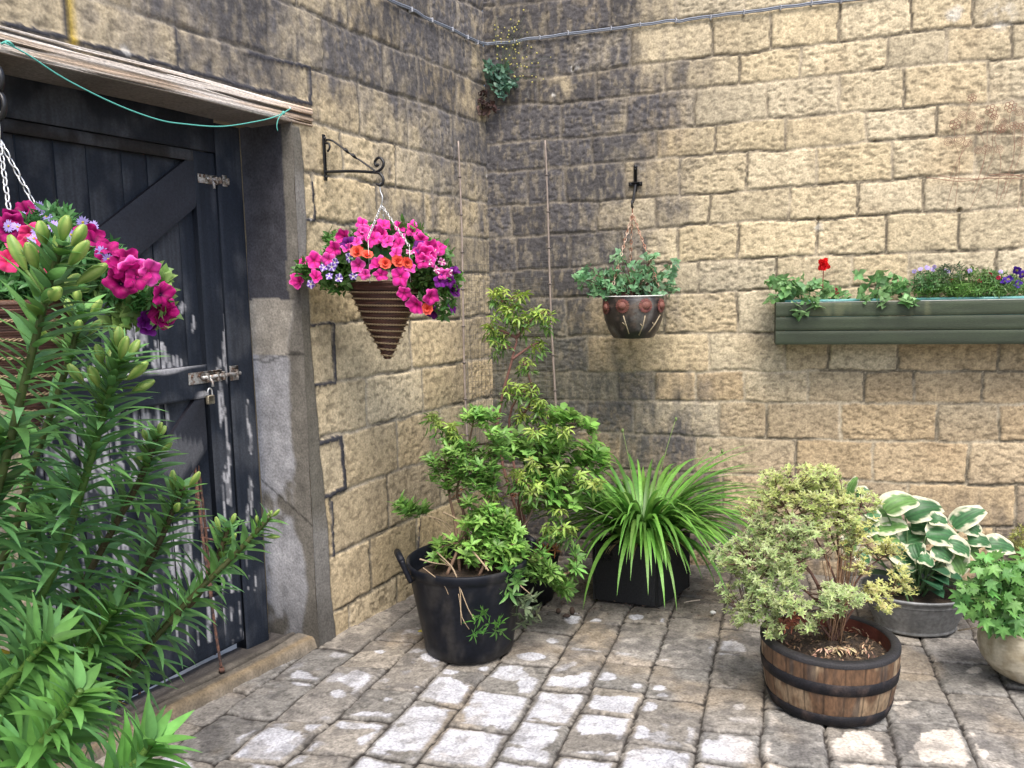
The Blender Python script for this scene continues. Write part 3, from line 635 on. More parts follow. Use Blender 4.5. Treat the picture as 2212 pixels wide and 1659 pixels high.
mb=MB(); paintplank(mb,e1,2.5,z0,zb1,RO,.03,peel=pk_low(1.1,.2,.3,9),seed=45); mb.build('bottom_rail',PAINTED,door)
def brace(xa,ya,xb,yb,lab,wz,pe):
    # diagonal from (xa,ya) upper right to (xb,yb) lower left, in picture units on the rail plane
    s0_,q0=dS(xa,ya,RO-.004); s1_,q1=dS(xb,yb,RO-.004); mbb=MB(); n=60;V=[];C=[]
    for i in range(n+1):
        t=i/n
        for j in range(9):
            s=mix(s0_,s1_,t); q=mix(q0,q1,t)+(j/8-.5)*wz; o=RO-.004-(.004 if j in(0,8) else 0); V.append(PL(s,q,o)); gg=float(fbm(A([s*6.]),A([q*6.]),3,7)[0]); C.append(A([.024,.027,.036])*(.6+.8*gg)+ (A([.3,.3,.3])*pe*(gg>.62)))
    Fa=[(i*9+j,i*9+j+1,(i+1)*9+j+1,(i+1)*9+j) for i in range(n) for j in range(8)]
    mbb.add(V,Fa,C)
    for sgn in(-1,1):
        mbb.add([PL(s0_,q0+sgn*wz/2,RO-.008),PL(s1_,q1+sgn*wz/2,RO-.008),PL(s1_,q1+sgn*wz/2,DO-.002),PL(s0_,q0+sgn*wz/2,DO-.002)],[(0,1,2,3)],A([.02,.02,.028]))
    return tag(mbb.build('brace',PAINTED,door),lab)
brace(428,385,215,560,'upper diagonal brace',.19,.0); 
brace(444,905,300,1130,'lower diagonal brace',.24,.2)
# frame
mb=MB(); paintplank(mb,e3-.03,e2-.003,-.02,2.10,-.20,.06,peel=pk_low(1,1,1,12),seed=50); 
mb2=MB(); paintplank(mb2,2.60,2.70,-.02,2.10,-.20,.06,seed=51)
fr=mb.build('frame',PAINTED,door); mb2.build('frame',PAINTED,door)
mb=MB(); paintplank(mb,e2-.003,2.60,z1+.004,2.125,-.20,.06,seed=52,base=(.010,.013,.020)); mb.build('frame_head',PAINTED,door)
# galvanised bolts
def bolt(x0,y0,x1,y1,lab,big):
    o=RO; s0_,q0=SL(x0,(y0+y1)/2,o+.004); s1_,q1=SL(x1,(y0+y1)/2+ (0),o+.004); q=q0; hgt=.045 if big else .034
    mbb=MB(); mid=mix(s0_,s1_,.66)
    mbb.bbox(PL(s0_,q-hgt/2,o),-(dL)*(mid-s0_),nL*.004,Z*hgt,.0015,A([.42,.43,.42]))
    mbb.bbox(PL(mix(s0_,s1_,.82),q-hgt*.6,o+.0+.0),-(dL)*(s1_-mix(s0_,s1_,.82)),nL*.006,Z*hgt*1.3,.0015,A([.40,.41,.40]))
    for f in(.3,.5,.62,.9): mbb.bbox(PL(mix(s0_,s1_,f),q-hgt*.42,o+.004),-dL*(.012*np.sign(s1_-s0_)),nL*.018,Z*hgt*.75,.003,A([.38,.36,.33]))
    for f in(.06,.2): mbb.blob(PL(mix(s0_,s1_,f),q+.008,o+.005),.005,A([.12,.07,.05]),(1,1,1),8,0)
    b=mbb.build('bolt',mat('bolt_steel',attr=True,rough=.45,ns=60,na=.35,bump=.2,metal=.3,c2=(.16,.10,.07)),door); tag(b,lab)
    m2=MB(); m2.tube([PL(mix(s0_,s1_,.22),q+.0,o+.014),PL(mix(s0_,s1_,1.0),q,o+.014)],.0075 if big else .005,10,C=A([.45,.45,.44]))
    m2.tube([PL(mix(s0_,s1_,.36),q,o+.014),PL(mix(s0_,s1_,.36),q-.02,o+.03),PL(mix(s0_,s1_,.36),q-.036,o+.03)],.005,8,C=A([.45,.45,.44]))
    m2.build('bolt_bar',MATS['bolt_steel'],b); return b
bolt(428,372,490,396,'small white-painted upper bolt',False); bolt(408,803,516,836,'long galvanised lower bolt',True)
# padlock
pc=WL(454,858,RO+.03); pd=thing('padlock',pc-Z*.02,'worn square brass-grey padlock hanging from the lower door bolt','padlock')
mb=MB(); mb.bbox(pc-Z*.026-dL*-.017-nL*.008,-dL*.034,nL*.016,Z*.034,.003,A([.30,.27,.20])); mb.build('body',mat('old_brass',attr=True,rough=.5,ns=60,na=.4,bump=.2,metal=.4),pd)
mb=MB(); mb.tube([pc+dL*.011*math.cos(t)+Z*(.014+.020*math.sin(t) if math.sin(t)>0 else .006) for t in np.linspace(math.pi,0,10)]+[pc+dL*.011+Z*.004],.003,8,C=A([.3,.3,.3])); mb.build('shackle',CHAIN,pd)

# green twine under the beam
pts=curve([WL(10,92,.03),WL(60,118,.034),WL(140,170,.036),WL(250,225,.036),WL(340,258,.036),(WL(400,268,.036)),WL(480,273,.036),WL(560,261,.034),WL(600,250,.03),WL(627,235,.022)],50)
mb=MB(); mb.tube(pts,.0022,6,C=A([.10,.42,.36])); mb.tube(curve([WL(622,238,.024),WL(604,252,.03),WL(598,270,.03),WL(600,283,.03)],10),.0018,6,C=A([.10,.42,.36])); mb.blob(WL(612,244,.028),.007,A([.10,.4,.34]))
mb.blob(WL(627,234,.02),.005,A([.5,.5,.5])); mb.tube(curve([WL(2,95,.02),WL(16,89,.03),WL(24,94,.035),WL(30,100,.03)],8),.003,6,C=A([.10,.42,.36]))
tag(mb.build('twine',mat('green_twine',attr=True,rough=.6,ns=90,na=.1,bump=.1),origin=pts[25]),'thin green twine sagging across the top of the doorway','string')
# grey cable clipped along both walls
cl=[WL(820,-10,.018),WL(845,0,.018),WL(889,19,.018),WL(933,42,.018),WL(977,62,.018),WL(1010,79,.018),WL(1034,90,.022),WR(1052,92,.022),WR(1072,92,.018),WR(1110,88,.018),WR(1166,80,.018),WR(1227,70,.018),WR(1320,60,.018),WR(1383,52,.018),WR(1460,43,.018),WR(1475,42,.018),WR(1535,35,.018),WR(1607,25,.018),WR(1686,15,.018),WR(1753,5,.018),WR(1817,0,.018),WR(1900,-14,.018),WR(2212,-60,.018)]
cb=thing('cable',CN+Z*2.8,'grey electric cable clipped across both walls near the top','cable')
pts=curve(cl,120); pts[:,2]+=(fbm(np.arange(120)*.35,np.zeros(120),2,4)-.5)*.012
mb=MB(); mb.tube(pts,.0042,8,C=A([.20,.225,.28])); mb.tube(pts-Z*.008,.0034,8,C=A([.16,.18,.22])); mb.build('cable_run',mat('cable_sheath',attr=True,rough=.5,ns=30,na=.1,bump=0),cb)
for (x,y,wl) in [(889,19,1),(933,42,1),(977,62,1),(1010,79,1),(1031,90,1),(1072,92,0),(1111,88,0),(1166,80,0),(1227,70,0),(1320,60,0),(1383,52,0),(1460,43,0),(1535,36,0),(1607,25,0),(1686,15,0),(1753,5,0),(1817,0,0)]:
    p=(WL if wl else WR)(x,y,.018); d=dL if wl else dR; n_=nL if wl else nR
    m_=MB(); m_.bbox(p-d*.004-n_*.016-Z*.015,d*.008,n_*.024,Z*.023,.002,A([.50,.51,.56])); m_.build('clip',MATS['cable_sheath'],cb)

# =================================================================== PETALS
def petunia(name,c,thr,rim,n=5,star=None,depth=.55): return [petunia1(name,A(c)*q,thr,rim,n,star,depth*e,f_) for q,e,f_ in((1,1,0),(.82,1.25,1.6),(1.12,.75,3.1),(.9,1.5,4.4))]
def petunia1(name,c,thr,rim,n,star,depth,ph):
    mb=MB(); k=30; rr=[.03,.10,.22,.4,.62,.82,.94,1.0]; V=[];C=[]
    for r in rr:
        for j in range(k):
            t=2*math.pi*j/k; lob=1+.10*math.cos(n*t)*r*r-.07*abs(math.sin(n*t/2+.3))*r+.08*math.sin(2*t+ph)*r; R=r*lob*(1+.04*math.sin(7*t+r*3))
            z=-depth*(1-r)**1.7+.10*math.sin(n*t*2+1+ph)*r**3+.16*math.sin(2*t+ph*2)*r**3+.08*math.sin(3*t+2+ph)*r**2-.16*(1+math.sin(ph))*r**5
            V.append((R*math.cos(t),R*math.sin(t),z)); q=A(c)*(.85+.2*math.cos(n*t)-.16*(abs(math.sin(n*t/2+1.57))<.16)*(r<.9)); 
            if r<.12: q=A(thr)
            elif r<.3: q=mix(A(thr),q,.55)
            if r>.9: q=mix(q,A(rim),.6)
            if star is not None and abs(math.sin(n*t/2))<.28 and r>.15: q=A(star)
            C.append(q)
    Fa=[(i*k+j,i*k+(j+1)%k,(i+1)*k+(j+1)%k,(i+1)*k+j) for i in range(len(rr)-1) for j in range(k)]
    mb.add(V,Fa,C); mb.tube([(0,0,-depth*.9),(0,0,-depth-.25),(.05,0,-depth-.6)],[.09,.07,.05],6,C=mix(A(c),A([.12,.2,.06]),.5))
    V=np.concatenate(mb.v); me=bpy.data.meshes.new(name); me.from_pydata(V.tolist(),[],mb.f); Cc=np.concatenate(mb.c)
    ca=me.color_attributes.new('Col','FLOAT_COLOR','POINT'); ca.data.foreach_set('color',np.concatenate([np.clip(Cc,0,1),np.ones((len(Cc),1))],1).astype(np.float32).ravel())
    me.polygons.foreach_set('use_smooth',[True]*len(me.polygons)); me.materials.append(PETAL); me.update(); return me
FM={'pk':petunia('petunia_flower',(.80,.030,.33),(.28,.01,.08),(.84,.14,.48)),'pk2':petunia('petunia_flower',(.80,.06,.40),(.4,.02,.14),(.85,.22,.56)),
 'mg':petunia('petunia_flower',(.36,.003,.13),(.02,.0,.03),(.45,.015,.2)),'pu':petunia('petunia_flower',(.16,.008,.20),(.03,0,.04),(.22,.03,.3)),
 'sal':petunia('petunia_flower',(.70,.035,.16),(.35,.02,.05),(.78,.09,.26)),'vi':petunia('petunia_flower',(.20,.10,.48),(.75,.7,.4),(.35,.25,.6),star=(.8,.78,.85),depth=.3),
 'st':petunia('petunia_flower',(.6,.06,.3),(.6,.5,.3),(.8,.3,.55),star=(.85,.8,.85),depth=.4),'pan':petunia('pansy_flower',(.07,.02,.30),(.5,.4,.05),(.1,.04,.4),n=4,depth=.12),'red':petunia('small_flower',(.5,.01,.06),(.3,.0,.05),(.6,.05,.15))}
def rosef(name,c,n=16,daisy=False):
    mb=MB(); 
    if daisy:
        t=np.arange(n)*6.283/n+rs.rand(n)*.2; D=np.stack([np.cos(t),np.sin(t),.15+0*t],1); leaves(mb,np.zeros((n,3)),D,(0,0,1),1,.30,'obov',curl=.2,fold=.1,nseg=3,col=vary(c,n,.12)); mb.blob((0,0,.05),.2,A([.55,.42,.05]),(1,1,.5))
    else:
        for ring,(rad,el,m,L) in enumerate([(.0,1.2,5,.55),(.1,.75,7,.8),(.2,.25,8,1.0)]):
            t=np.arange(m)*6.283/m+ring+rs.rand(m)*.3; D=np.stack([np.cos(t)*math.cos(el),np.sin(t)*math.cos(el),0*t+math.sin(el)],1)
            leaves(mb,D*rad,D,(0,0,1),L,L*.95,'obov',curl=-.25,fold=.25,nseg=4,col=vary(c,m,.15,.06),wave=.05)
    V=np.concatenate(mb.v); me=bpy.data.meshes.new(name); me.from_pydata(V.tolist(),[],mb.f); Cc=np.concatenate(mb.c)
    ca=me.color_attributes.new('Col','FLOAT_COLOR','POINT'); ca.data.foreach_set('color',np.concatenate([np.clip(Cc,0,1),np.ones((len(Cc),1))],1).astype(np.float32).ravel())
    me.polygons.foreach_set('use_smooth',[True]*len(me.polygons)); me.materials.append(PETAL); me.update(); return me
FM['cor']=rosef('begonia_flower',(.80,.14,.09)); FM['ger']=rosef('geranium_flower',(.85,.03,.035)); FM['lil']=rosef('daisy_flower',(.42,.34,.72),14,True)
NAMES={'cor':'begonia_flower','ger':'geranium_flower','lil':'daisy_flower','pan':'pansy_flower','red':'small_flower'}
def flower(kind,parent,p,size,face,jit=.35,nm=None):
    d=nrm(A(face)+rs.normal(size=3)*jit); q=Vector(d).to_track_quat('Z','Y').to_matrix()@Matrix.Rotation(rs.rand()*6.28,3,'Z')
    me_=FM[kind]; me_=me_[rs.randint(len(me_))] if isinstance(me_,list) else me_
    sx_=(.72+.4*rs.rand()); q=q@Matrix.Diagonal((sx_,1.0,1.0)); return inst(nm or NAMES.get(kind,'petunia_flower'),me_,parent,p,q,size)
toC=lambda p: nrm(CAM-A(p))
# rattan cone basket
def cone_basket(name,root,c,R,H,turns=11,seg=72):
    # c: rim centre
    n=150; prof=[]
    def rad(t): return R*(1-t)**.93*(1+.05*math.sin(math.pi*t))+.012
    def colf(r,z,t):
        h=-z; g=float(vnoise(A([h*520.]),A([t*3.+h*40]),3)[0]); b=A([.075,.030,.018])*(.2+1.7*g); return b
    for i in range(n+1):
        t=i/n; prof.append((rad(t)+.0028*math.sin(i*2.1)+.0018*math.sin(i*5.7),-H*t))
    mb=MB(); mb.lathe(prof,c,seg,C=colf)
    mb.lathe([(rad(0)-.004,.0),(rad(0)-.012,-.03),(0.01,-.035)],c,seg,C=A([.03,.015,.01]))
    mb.tube([A(c)+A([math.cos(t)*R*1.01,math.sin(t)*R*1.01,0]) for t in np.linspace(0,6.283,60)],.008,8,C=A([.09,.04,.02]))
    b=mb.build('basket',mat('willow',attr=True,rough=.55,ns=50,bs=150,na=.45,bump=.5,stretch=(1,1,6)),root)
    mr=MB()
    for k,t in enumerate(np.linspace(.10,.93,turns)):
        for ph in(0,1):
            pts=[];m=240
            for a in np.linspace(0,6.283,m):
                rr=rad(t)+.0022+.0022*math.cos(a*R*(1-t)*330+ph*math.pi); pts.append(A(c)+A([math.cos(a)*rr,math.sin(a)*rr,-H*t+.0024*math.sin(a*R*(1-t)*330+ph*math.pi)-.022*(a/6.283-.5)]))
            mr.tube(pts,.0019,5,cap=False,C=A([.30,.22,.125]))
    mr.build('rope_band',mat('seagrass',attr=True,rough=.8,ns=60,na=.3,bump=.3),b); return b
def leafy(mb,bl,dp,thick,col,L,W,prof='ovate',k=4,droop=.4,up=.5,bias=None,spread=1.1,cv=.35,edge=None,ew=.6,nseg=3):
    tips=blobs(bl,dp,thick); ax=nrm(rdir(len(tips),up)+(A(bias) if bias is not None else 0)+.35*nrm(CAM-tips))
    whorl(mb,tips,ax,k,L,W,prof,col,spread=spread,droop=droop,cv=cv,edge=edge,ew=ew,nseg=nseg,back=L*.6); return tips
# ------------------------------------------------------- bracket and basket by the corner
def on_arm(x,y,wx,wy,W_,n_):
    p0=W_(wx,wy,.0); best=None
    for l in np.linspace(.05,.6,300):
        q=projv(p0+n_*l)[0]
        if best is None or abs(q-x)<best[0]: best=(abs(q-x),l)
    return best[1]
hl=on_arm(818,380,700,340,WL,nL); pb=WL(700,340,.02); 
br=thing('wall_bracket',pb,'black wrought-iron scroll bracket with a twisted stay, screwed beside the doorway','bracket')
z_=lambda y,x=700,l=0: hit(x,y,dL,pb+nL*l)[2]
zt,zb_=WL(700,290,.02)[2],WL(702,390,.02)[2]; P0=WL(700,340,.015); P0[2]=0
B=lambda l,z: P0+nL*l+Z*z
ztip=hit(815,372,dL,P0+nL*0)[2]; 
mb=MB(); mb.bbox(B(0,zb_)-dL*.009,dL*.018,nL*.006,Z*(zt-zb_),.002); 
for q in(zt-.015,zb_+.015): mb.blob(B(.008,q),.006,A([.3,.25,.2]))
br_pl=mb.build('back_plate',IRON,br)
mb=MB(); mb.tube(curve([B(0,zb_+.035),B(hl*.5,(zb_+.035+ztip)/2+.003),B(hl-.02,ztip)],12),.0065,6); mb.build('arm',IRON,br)
mb=MB(); top=zt-.035
st=[B(.02,top-.035),B(.032,top-.02),B(.028,top-.004),B(.01,top),B(.02,top+.012),B(.05,top+.004)]; mb.tube(curve(st,16),.0045,6)
p1,p2=B(.05,top+.004),B(hl-.02,ztip+.004); n=60; V=[]
for i in range(n):
    t=i/(n-1); c=mix(p1,p2,t); a=0 if t<.25 else (math.pi*2*min(1,(t-.25)/.35)); r1=.008; u_=dL*math.cos(a)+Z*math.sin(a); v_=-dL*math.sin(a)+Z*math.cos(a); V+= [c+u_*r1+v_*.002,c-u_*r1+v_*.002,c-u_*r1-v_*.002,c+u_*r1-v_*.002]
mb.add(V,[(i*4+j,i*4+(j+1)%4,(i+1)*4+(j+1)%4,(i+1)*4+j) for i in range(n-1) for j in range(4)]); mb.build('twisted_stay',IRON,br)
mb=MB(); e=B(hl-.02,ztip)
mb.tube(curve([e,e+nL*.03+Z*.012,e+nL*.04+Z*.035,e+nL*.02+Z*.055,e+nL*-.002+Z*.042,e+nL*.004+Z*.025,e+nL*.016+Z*.03],22),.0055,6)
mb.tube(curve([e-nL*.01,e+nL*.02-Z*.006,e+nL*.036-Z*.03,e+nL*.024-Z*.052,e+nL*.002-Z*.045],16),.0055,6); mb.build('scroll_hook',IRON,br)
hook=e+nL*.022-Z*.052
rc_=A(hook); dpb=dep(hook)
zrim=hit(830,612,nR,hook)[2]; ztp=hit(833,775,nR,hook)[2]
cen=A([hook[0],hook[1],zrim]); Rb=148/2/F*dpb*1.0
hb=thing('hanging_basket',A([hook[0],hook[1],ztp]),'cone-shaped rattan basket of bright pink petunias hanging from the scroll bracket','hanging basket','hanging baskets of petunias')
cone_basket('basket',hb,cen,Rb,zrim-ztp)
J=hook-Z*.075
mb=MB(); mb.tube(curve([hook+nL*.012+Z*.004,hook+Z*.008,hook-nL*.004-Z*.02,hook+nL*.006-Z*.045,J],14),.003,6); 
for q in(AT(795,515,dpb-.20),AT(884,532,dpb-.19),cen+A([.03,.1,0])): chainlinks(mb,J,q,.024,.0017,.009); mb.tube([q,cen+(q-cen)*A([1,1,0])],.001,4)
mb.build('chain',CHAIN,hb)
zD=lambda a,b:(576+a/3,230+b/3)
mb=MB(); GR=(.085,.20,.045)
leafy(mb,[(820,530,75,45,230),(760,560,70,30,130),(900,550,70,40,160),(940,600,45,30,90),(700,580,60,22,70),(650,580,20,12,12),(960,620,30,35,45),(900,610,50,25,60),(730,610,35,20,45),(880,500,45,20,40),(720,520,20,18,22),(920,650,30,15,18),(975,600,18,20,22),(960,665,18,20,14),(690,600,20,15,18)],dpb,.10,GR,.034,.016,k=4)
leafy(mb,[(800,565,45,14,20)],dpb-.13,.02,(.06,.19,.06),.05,.035,k=4)
mb.build('foliage',LEAF,hb)
fl={'pk':[(620,765),(765,762),(485,840),(690,850),(870,775),(760,850),(840,880),(1000,860),(430,925),(1120,910),(310,995),(250,985),(1060,920),(1010,945),(715,1010),(1005,1000),(745,1090),(865,1100),(895,1215),(960,1290),(1075,1235),(195,1125),(320,1095),(730,830),(1040,955),(950,790)],
 'pk2':[(615,815),(860,835),(515,910),(395,985),(840,950),(930,1030),(630,1080),(590,1030),(1155,1095),(1140,1080),(780,870),(575,870),(940,770),(700,800),(1060,1000),(640,790)],
 'cor':[(590,945),(650,970),(770,1020),(845,1005),(905,1010),(1045,1310)],'pu':[(1225,1060),(1130,1130),(1215,1185),(1205,1295),(1080,1340),(520,880),(1190,1135),(985,900)],
 'vi':[(370,1040),(420,1040),(405,1095),(470,1110),(285,1150),(530,980),(560,1100),(440,1010)],'st':[(1080,970),(1100,1050),(1055,1000),(1140,1005),(930,940),(1090,940),(1180,1080)]}
big={(865,1100):1.15,(960,1290):1.25,(310,995):1.15,(195,1125):1.1}
for k,l in fl.items():
    for a,b in l:
        x,y=zD(a,b); r=math.hypot((x-825)/170,(y-590)/110); d=dpb-.17*math.sqrt(max(0,1-min(1,r)**2))-.03
        size={'pk':.032,'pk2':.027,'cor':.024,'pu':.027,'vi':.017,'st':.017}[k]*big.get((a,b),1)*(.9+.2*rs.rand()); p=AT(x,y,d)
        flower(k,hb,p,size,.8*toC(p)+.75*nrm(p-cen-Z*.0)+A([0,0,.2]),.45)
# ------------------------------------------------------- basket at the left edge
hL=.34; P0=PL(2.76,0,.012); zr=WL(6,215,0)[2]
pp=PL(2.745,0,hL); 
def zatd(y,p): 
    lo,hi=0,4
    for _ in range(40):
        m=(lo+hi)/2
        if projv(A([p[0],p[1],m]))[1]>y: lo=m
        else: hi=m
    return m
# slide so that the hook appears at picture x=10
best=min(np.linspace(2.2,3.4,400),key=lambda s_:abs(projv(PL(s_,1.9,hL))[0]+4)); pp=PL(best,0,hL); zh=zatd(252,pp); P0=PL(best,0,.012)
B=lambda l,z: P0+nL*l+Z*z
br2=thing('wall_bracket',B(0,zh+.05),'black iron bracket end with two scroll rings at the left edge','bracket'); e=B(hL-.02,zh+.055)
mb=MB(); mb.bbox(B(0,zh-.12)-dL*.01,dL*.02,nL*.006,Z*.24,.002); mb.build('back_plate',IRON,br2)
mb=MB(); mb.tube([B(0,zh-.08),e],.0065,6); mb.build('arm',IRON,br2); mb=MB(); mb.tube([B(0,zh+.10),e],.006,6); mb.build('stay',IRON,br2)
mb=MB()
for c0 in(.028,-.030):
    n=24;V=[]
    for i in range(n+1):
        t=math.pi*(-.75+1.6*i/n) if c0>0 else math.pi*(-1.0+1.7*i/n); r=.030; c=e+nL*(r*math.cos(t)+.0)+Z*(c0+r*math.sin(t)); V+=[c-dL*.005,c+dL*.005,c+dL*.005+nL*.006*math.cos(t)+Z*.006*math.sin(t),c-dL*.005+nL*.006*math.cos(t)+Z*.006*math.sin(t)]
    mb.add(V,[(i*4+j,i*4+(j+1)%4,(i+1)*4+(j+1)%4,(i+1)*4+j) for i in range(n) for j in range(4)])
mb.build('scroll_hook',IRON,br2)
hook=e-Z*.055; dp2=dep(hook); zrim=zatd(655,hook); c2=A([hook[0]+.01,hook[1],zrim]); R2=.145; H2=.31
hb2=thing('hanging_basket',c2-Z*H2,'cone-shaped rattan basket of magenta petunias and lilac daisies hanging at the left edge','hanging basket','hanging baskets of petunias')
cone_basket('basket',hb2,c2,R2,H2,turns=7)
mb=MB(); J=hook-Z*.05; mb.tube(curve([hook+nL*.01+Z*.012,hook,hook+nL*.004-Z*.02,J],8),.003,6)
for T_ in(AT(84,460,dp2+.03),AT(22,470,dp2-.06),c2+A([-.12,.05,.0])): chainlinks(mb,J,T_,.026,.002,.011); chainlinks(mb,T_,T_-Z*.10,.026,.002,.011)
mb.build('chain',CHAIN,hb2)
mb=MB(); leafy(mb,[(60,560,80,60,330),(140,540,60,50,190),(200,560,60,45,150),(20,520,30,45,90),(110,480,50,30,90),(250,620,40,30,70),(300,640,45,35,80),(60,620,90,25,150),(200,620,60,20,60),(330,650,25,20,30)],dp2+.02,.10,(.07,.20,.06),.030,.010,k=5,prof='lance')
leafy(mb,[(240,600,30,20,40),(290,640,45,30,70),(330,620,30,45,50),(290,680,40,14,30),(260,690,20,25,14),(355,680,18,15,12),(215,600,20,30,30)],dp2+.0,.06,(.16,.27,.08),.036,.022,k=4)
mb.build('foliage',LEAF,hb2)
zE=lambda a,b:(a*.2083,403.2+b*.2083)
f2={'mg':[(225,225),(60,430),(150,370),(930,490),(1120,660),(1210,770),(1250,985),(1700,1110),(1690,1290),(1350,900),(120,400),(1000,520),(1160,620),(1430,930),(1290,760),(1720,1350)],'pk2':[(1380,850),(1580,890)],'sal':[(90,740),(460,960),(310,480),(200,610),(300,590)],
 'pu':[(1540,1370),(1530,1430)],'lil':[(480,310),(560,410),(860,370),(790,490),(390,480),(350,540),(850,615),(1050,680),(1120,750),(420,210),(970,410),(90,410),(740,500),(180,420),(240,300)]}
big={(1250,985):1.25,(90,740):1.35}
for k,l in f2.items():
    for a,b in l:
        x,y=zE(a,b); r=math.hypot((x-60)/330,(y-600)/130); d=dp2-.15*math.sqrt(max(0,1-min(1,r)**2))-.04; p=AT(x,y,d)
        flower(k,hb2,p,{'mg':.030,'pk2':.029,'sal':.026,'pu':.026,'lil':.015}[k]*big.get((a,b),1),toC(p)+.6*nrm(p-c2)+A([0,0,.2]),.5)

# =================================================================== wall pot with sunflower reliefs
ha=.21; pw=WR(1373,405,.012); pw0=A([pw[0],pw[1],0])
br3=thing('wall_bracket',pw,'slim black cross-shaped iron bracket on the back wall','bracket')
zt=WR(1373,360,.01)[2]; zb_=WR(1371,448,.01)[2]; zc=WR(1373,398,.01)[2]
mb=MB(); mb.bbox(A([pw[0],pw[1],zt-.13])-dR*.009,dR*.018,nR*.006,Z*.13,.002); mb.bbox(A([pw[0],pw[1],zc-.011])-dR*.036+nR*.0015,dR*.072,nR*.007,Z*.022,.003)
mb.blob(A([pw[0],pw[1],zt-.0]),.011,None,(1,1,1),10,0)
for q in(-.026,.026): mb.blob(A([pw[0],pw[1],zc])+dR*q+nR*.009,.006,A([.4,.4,.42]))
mb.blob(A([pw[0],pw[1],zt-.014])+nR*.008,.005); mb.build('back_plate',IRON,br3)
# foreshortened arm reaching toward the viewer and down to its hook
hk=min((WR(1366,452,l) for l in np.linspace(.1,.3,40)),key=lambda p:abs((p-CN)@nR-.2)); 
mb=MB(); mb.tube(curve([A([pw[0],pw[1],zc]),A([pw[0],pw[1],0])+nR*.1+Z*(hk[2]+.05),hk+Z*.035]),.007,8); mb.tube([hk+Z*.035+(nR*math.cos(t)+Z*math.sin(t))*.018-Z*.01 for t in np.linspace(-2.6,1.6,16)],.005,6); mb.build('arm',IRON,br3)
dq=dep(hk); zr_=zatd(640,hk); zbm=zatd(728,hk); Rp=133/2/F*dq
hx=AT(1368,640,dq); cp=A([hx[0],hx[1],zr_])
pt=thing('hanging_pot',A([cp[0],cp[1],zbm]),'dark glazed hanging pot with rust-brown sunflower reliefs and rusty chains','hanging pot')
Hh=zr_-zbm; prof=[(.0,0),(Rp*.60,0),(Rp*.66,.004),(Rp*.80,Hh*.18),(Rp*.93,Hh*.45),(Rp*1.0,Hh*.72),(Rp*.99,Hh*.92),(Rp*.96,Hh*1.0),(Rp*.90,Hh*1.0),(Rp*.92,Hh*.85),(0.001,Hh*.83)]
prof=[(float(a),float(b)) for a,b in zip(np.interp(np.linspace(0,10,60),range(11),[p[0] for p in prof]),np.interp(np.linspace(0,10,60),range(11),[p[1] for p in prof]))]
def potc(r,z,t):
    g=float(fbm(A([t*5.]),A([z*30.]),3,4)[0]); g2=float(fbm(A([t*3.+4]),A([z*9.]),3,8)[0]); return mix(A([.026,.021,.021]),A([.10,.092,.085]),sstep(.48,.65,g2))*(.5+g) if g<.6 else mix(A([.05,.03,.03]),A([.10,.08,.06]),g2)
mb=MB(); mb.lathe(prof,A([cp[0],cp[1],zbm]),64,C=potc); body_=mb.build('bowl',mat('glazed_pot',attr=True,rough=.4,ns=30,na=.35,bump=.15),pt)
def onpot(x,y):
    # surface point of the pot seen at picture (x,y)
    d=nrm(ray(x,y)); o=CAM-cp; a=d[0]**2+d[1]**2; b=2*(o[0]*d[0]+o[1]*d[1]); c=o[0]**2+o[1]**2-(Rp*.99)**2; D=max(0,b*b-4*a*c); t=(-b-math.sqrt(D))/(2*a); p=CAM+d*t
    zz=p[2]-zbm; rr=np.interp(zz,[0,Hh*.18,Hh*.45,Hh*.72,Hh],[Rp*.68,Rp*.8,Rp*.93,Rp,Rp*.96]); q=nrm(A([p[0]-cp[0],p[1]-cp[1],0])); return A([cp[0],cp[1],p[2]])+q*rr,q
for x,y in[(1345,661),(1394,660),(1427,660),(1310,664)]:
    p,q=onpot(x,y); mb=MB(); n=20; t=np.arange(n)*6.283/n; e1_=nrm(np.cross(Z,q)); D=e1_[None]*np.cos(t)[:,None]+Z[None]*np.sin(t)[:,None]+q[None]*.1
    leaves(mb,p+q*.003+D*.016,D,q,.022,.012,'obov',curl=.3,fold=.25,nseg=3,col=vary((.13,.045,.035),n,.2)); mb.blob(p+q*.002,.020,A([.15,.055,.04]),(abs(q[1])*1+.3,abs(q[0])+.3,1),14,.06); tag(mb.build('sunflower_relief',mat('rust_glaze',attr=True,rough=.7,ns=80,na=.3,bump=.4),body_))
mb=MB()
for pl in([(1346,682),(1350,700),(1356,722)],[(1394,682),(1392,703),(1384,725)],[(1427,680),(1420,700),(1410,718)]):
    mb.tube([onpot(x,y)[0]+onpot(x,y)[1]*.002 for x,y in pl],.0035,6,C=A([.32,.26,.17])); x,y=pl[1]; mb.tube([onpot(x,y+4)[0],onpot(x-7,y-3)[0]+onpot(x-7,y-3)[1]*.003],.0025,5,C=A([.32,.26,.17]))
mb.build('stem_relief',MATS['rust_glaze'],body_)
mb=MB(); J=hk-Z*.02
for i,q_ in enumerate((AT(1320,632,dq-.07),AT(1427,628,dq-.06),cp+A([.0,Rp,.0]))): chainlinks(mb,J,q_,.024,.0024,.011,C=A([.46,.30,.22]) if i%2 else A([.55,.44,.34]))
mb.tube([hk+Z*.02,J],.003,6,C=A([.3,.1,.06])); mb.build('chain',mat('rusty_chain',attr=True,rough=.7,ns=40,na=.3,bump=.1,c2=(.28,.10,.05)),pt)
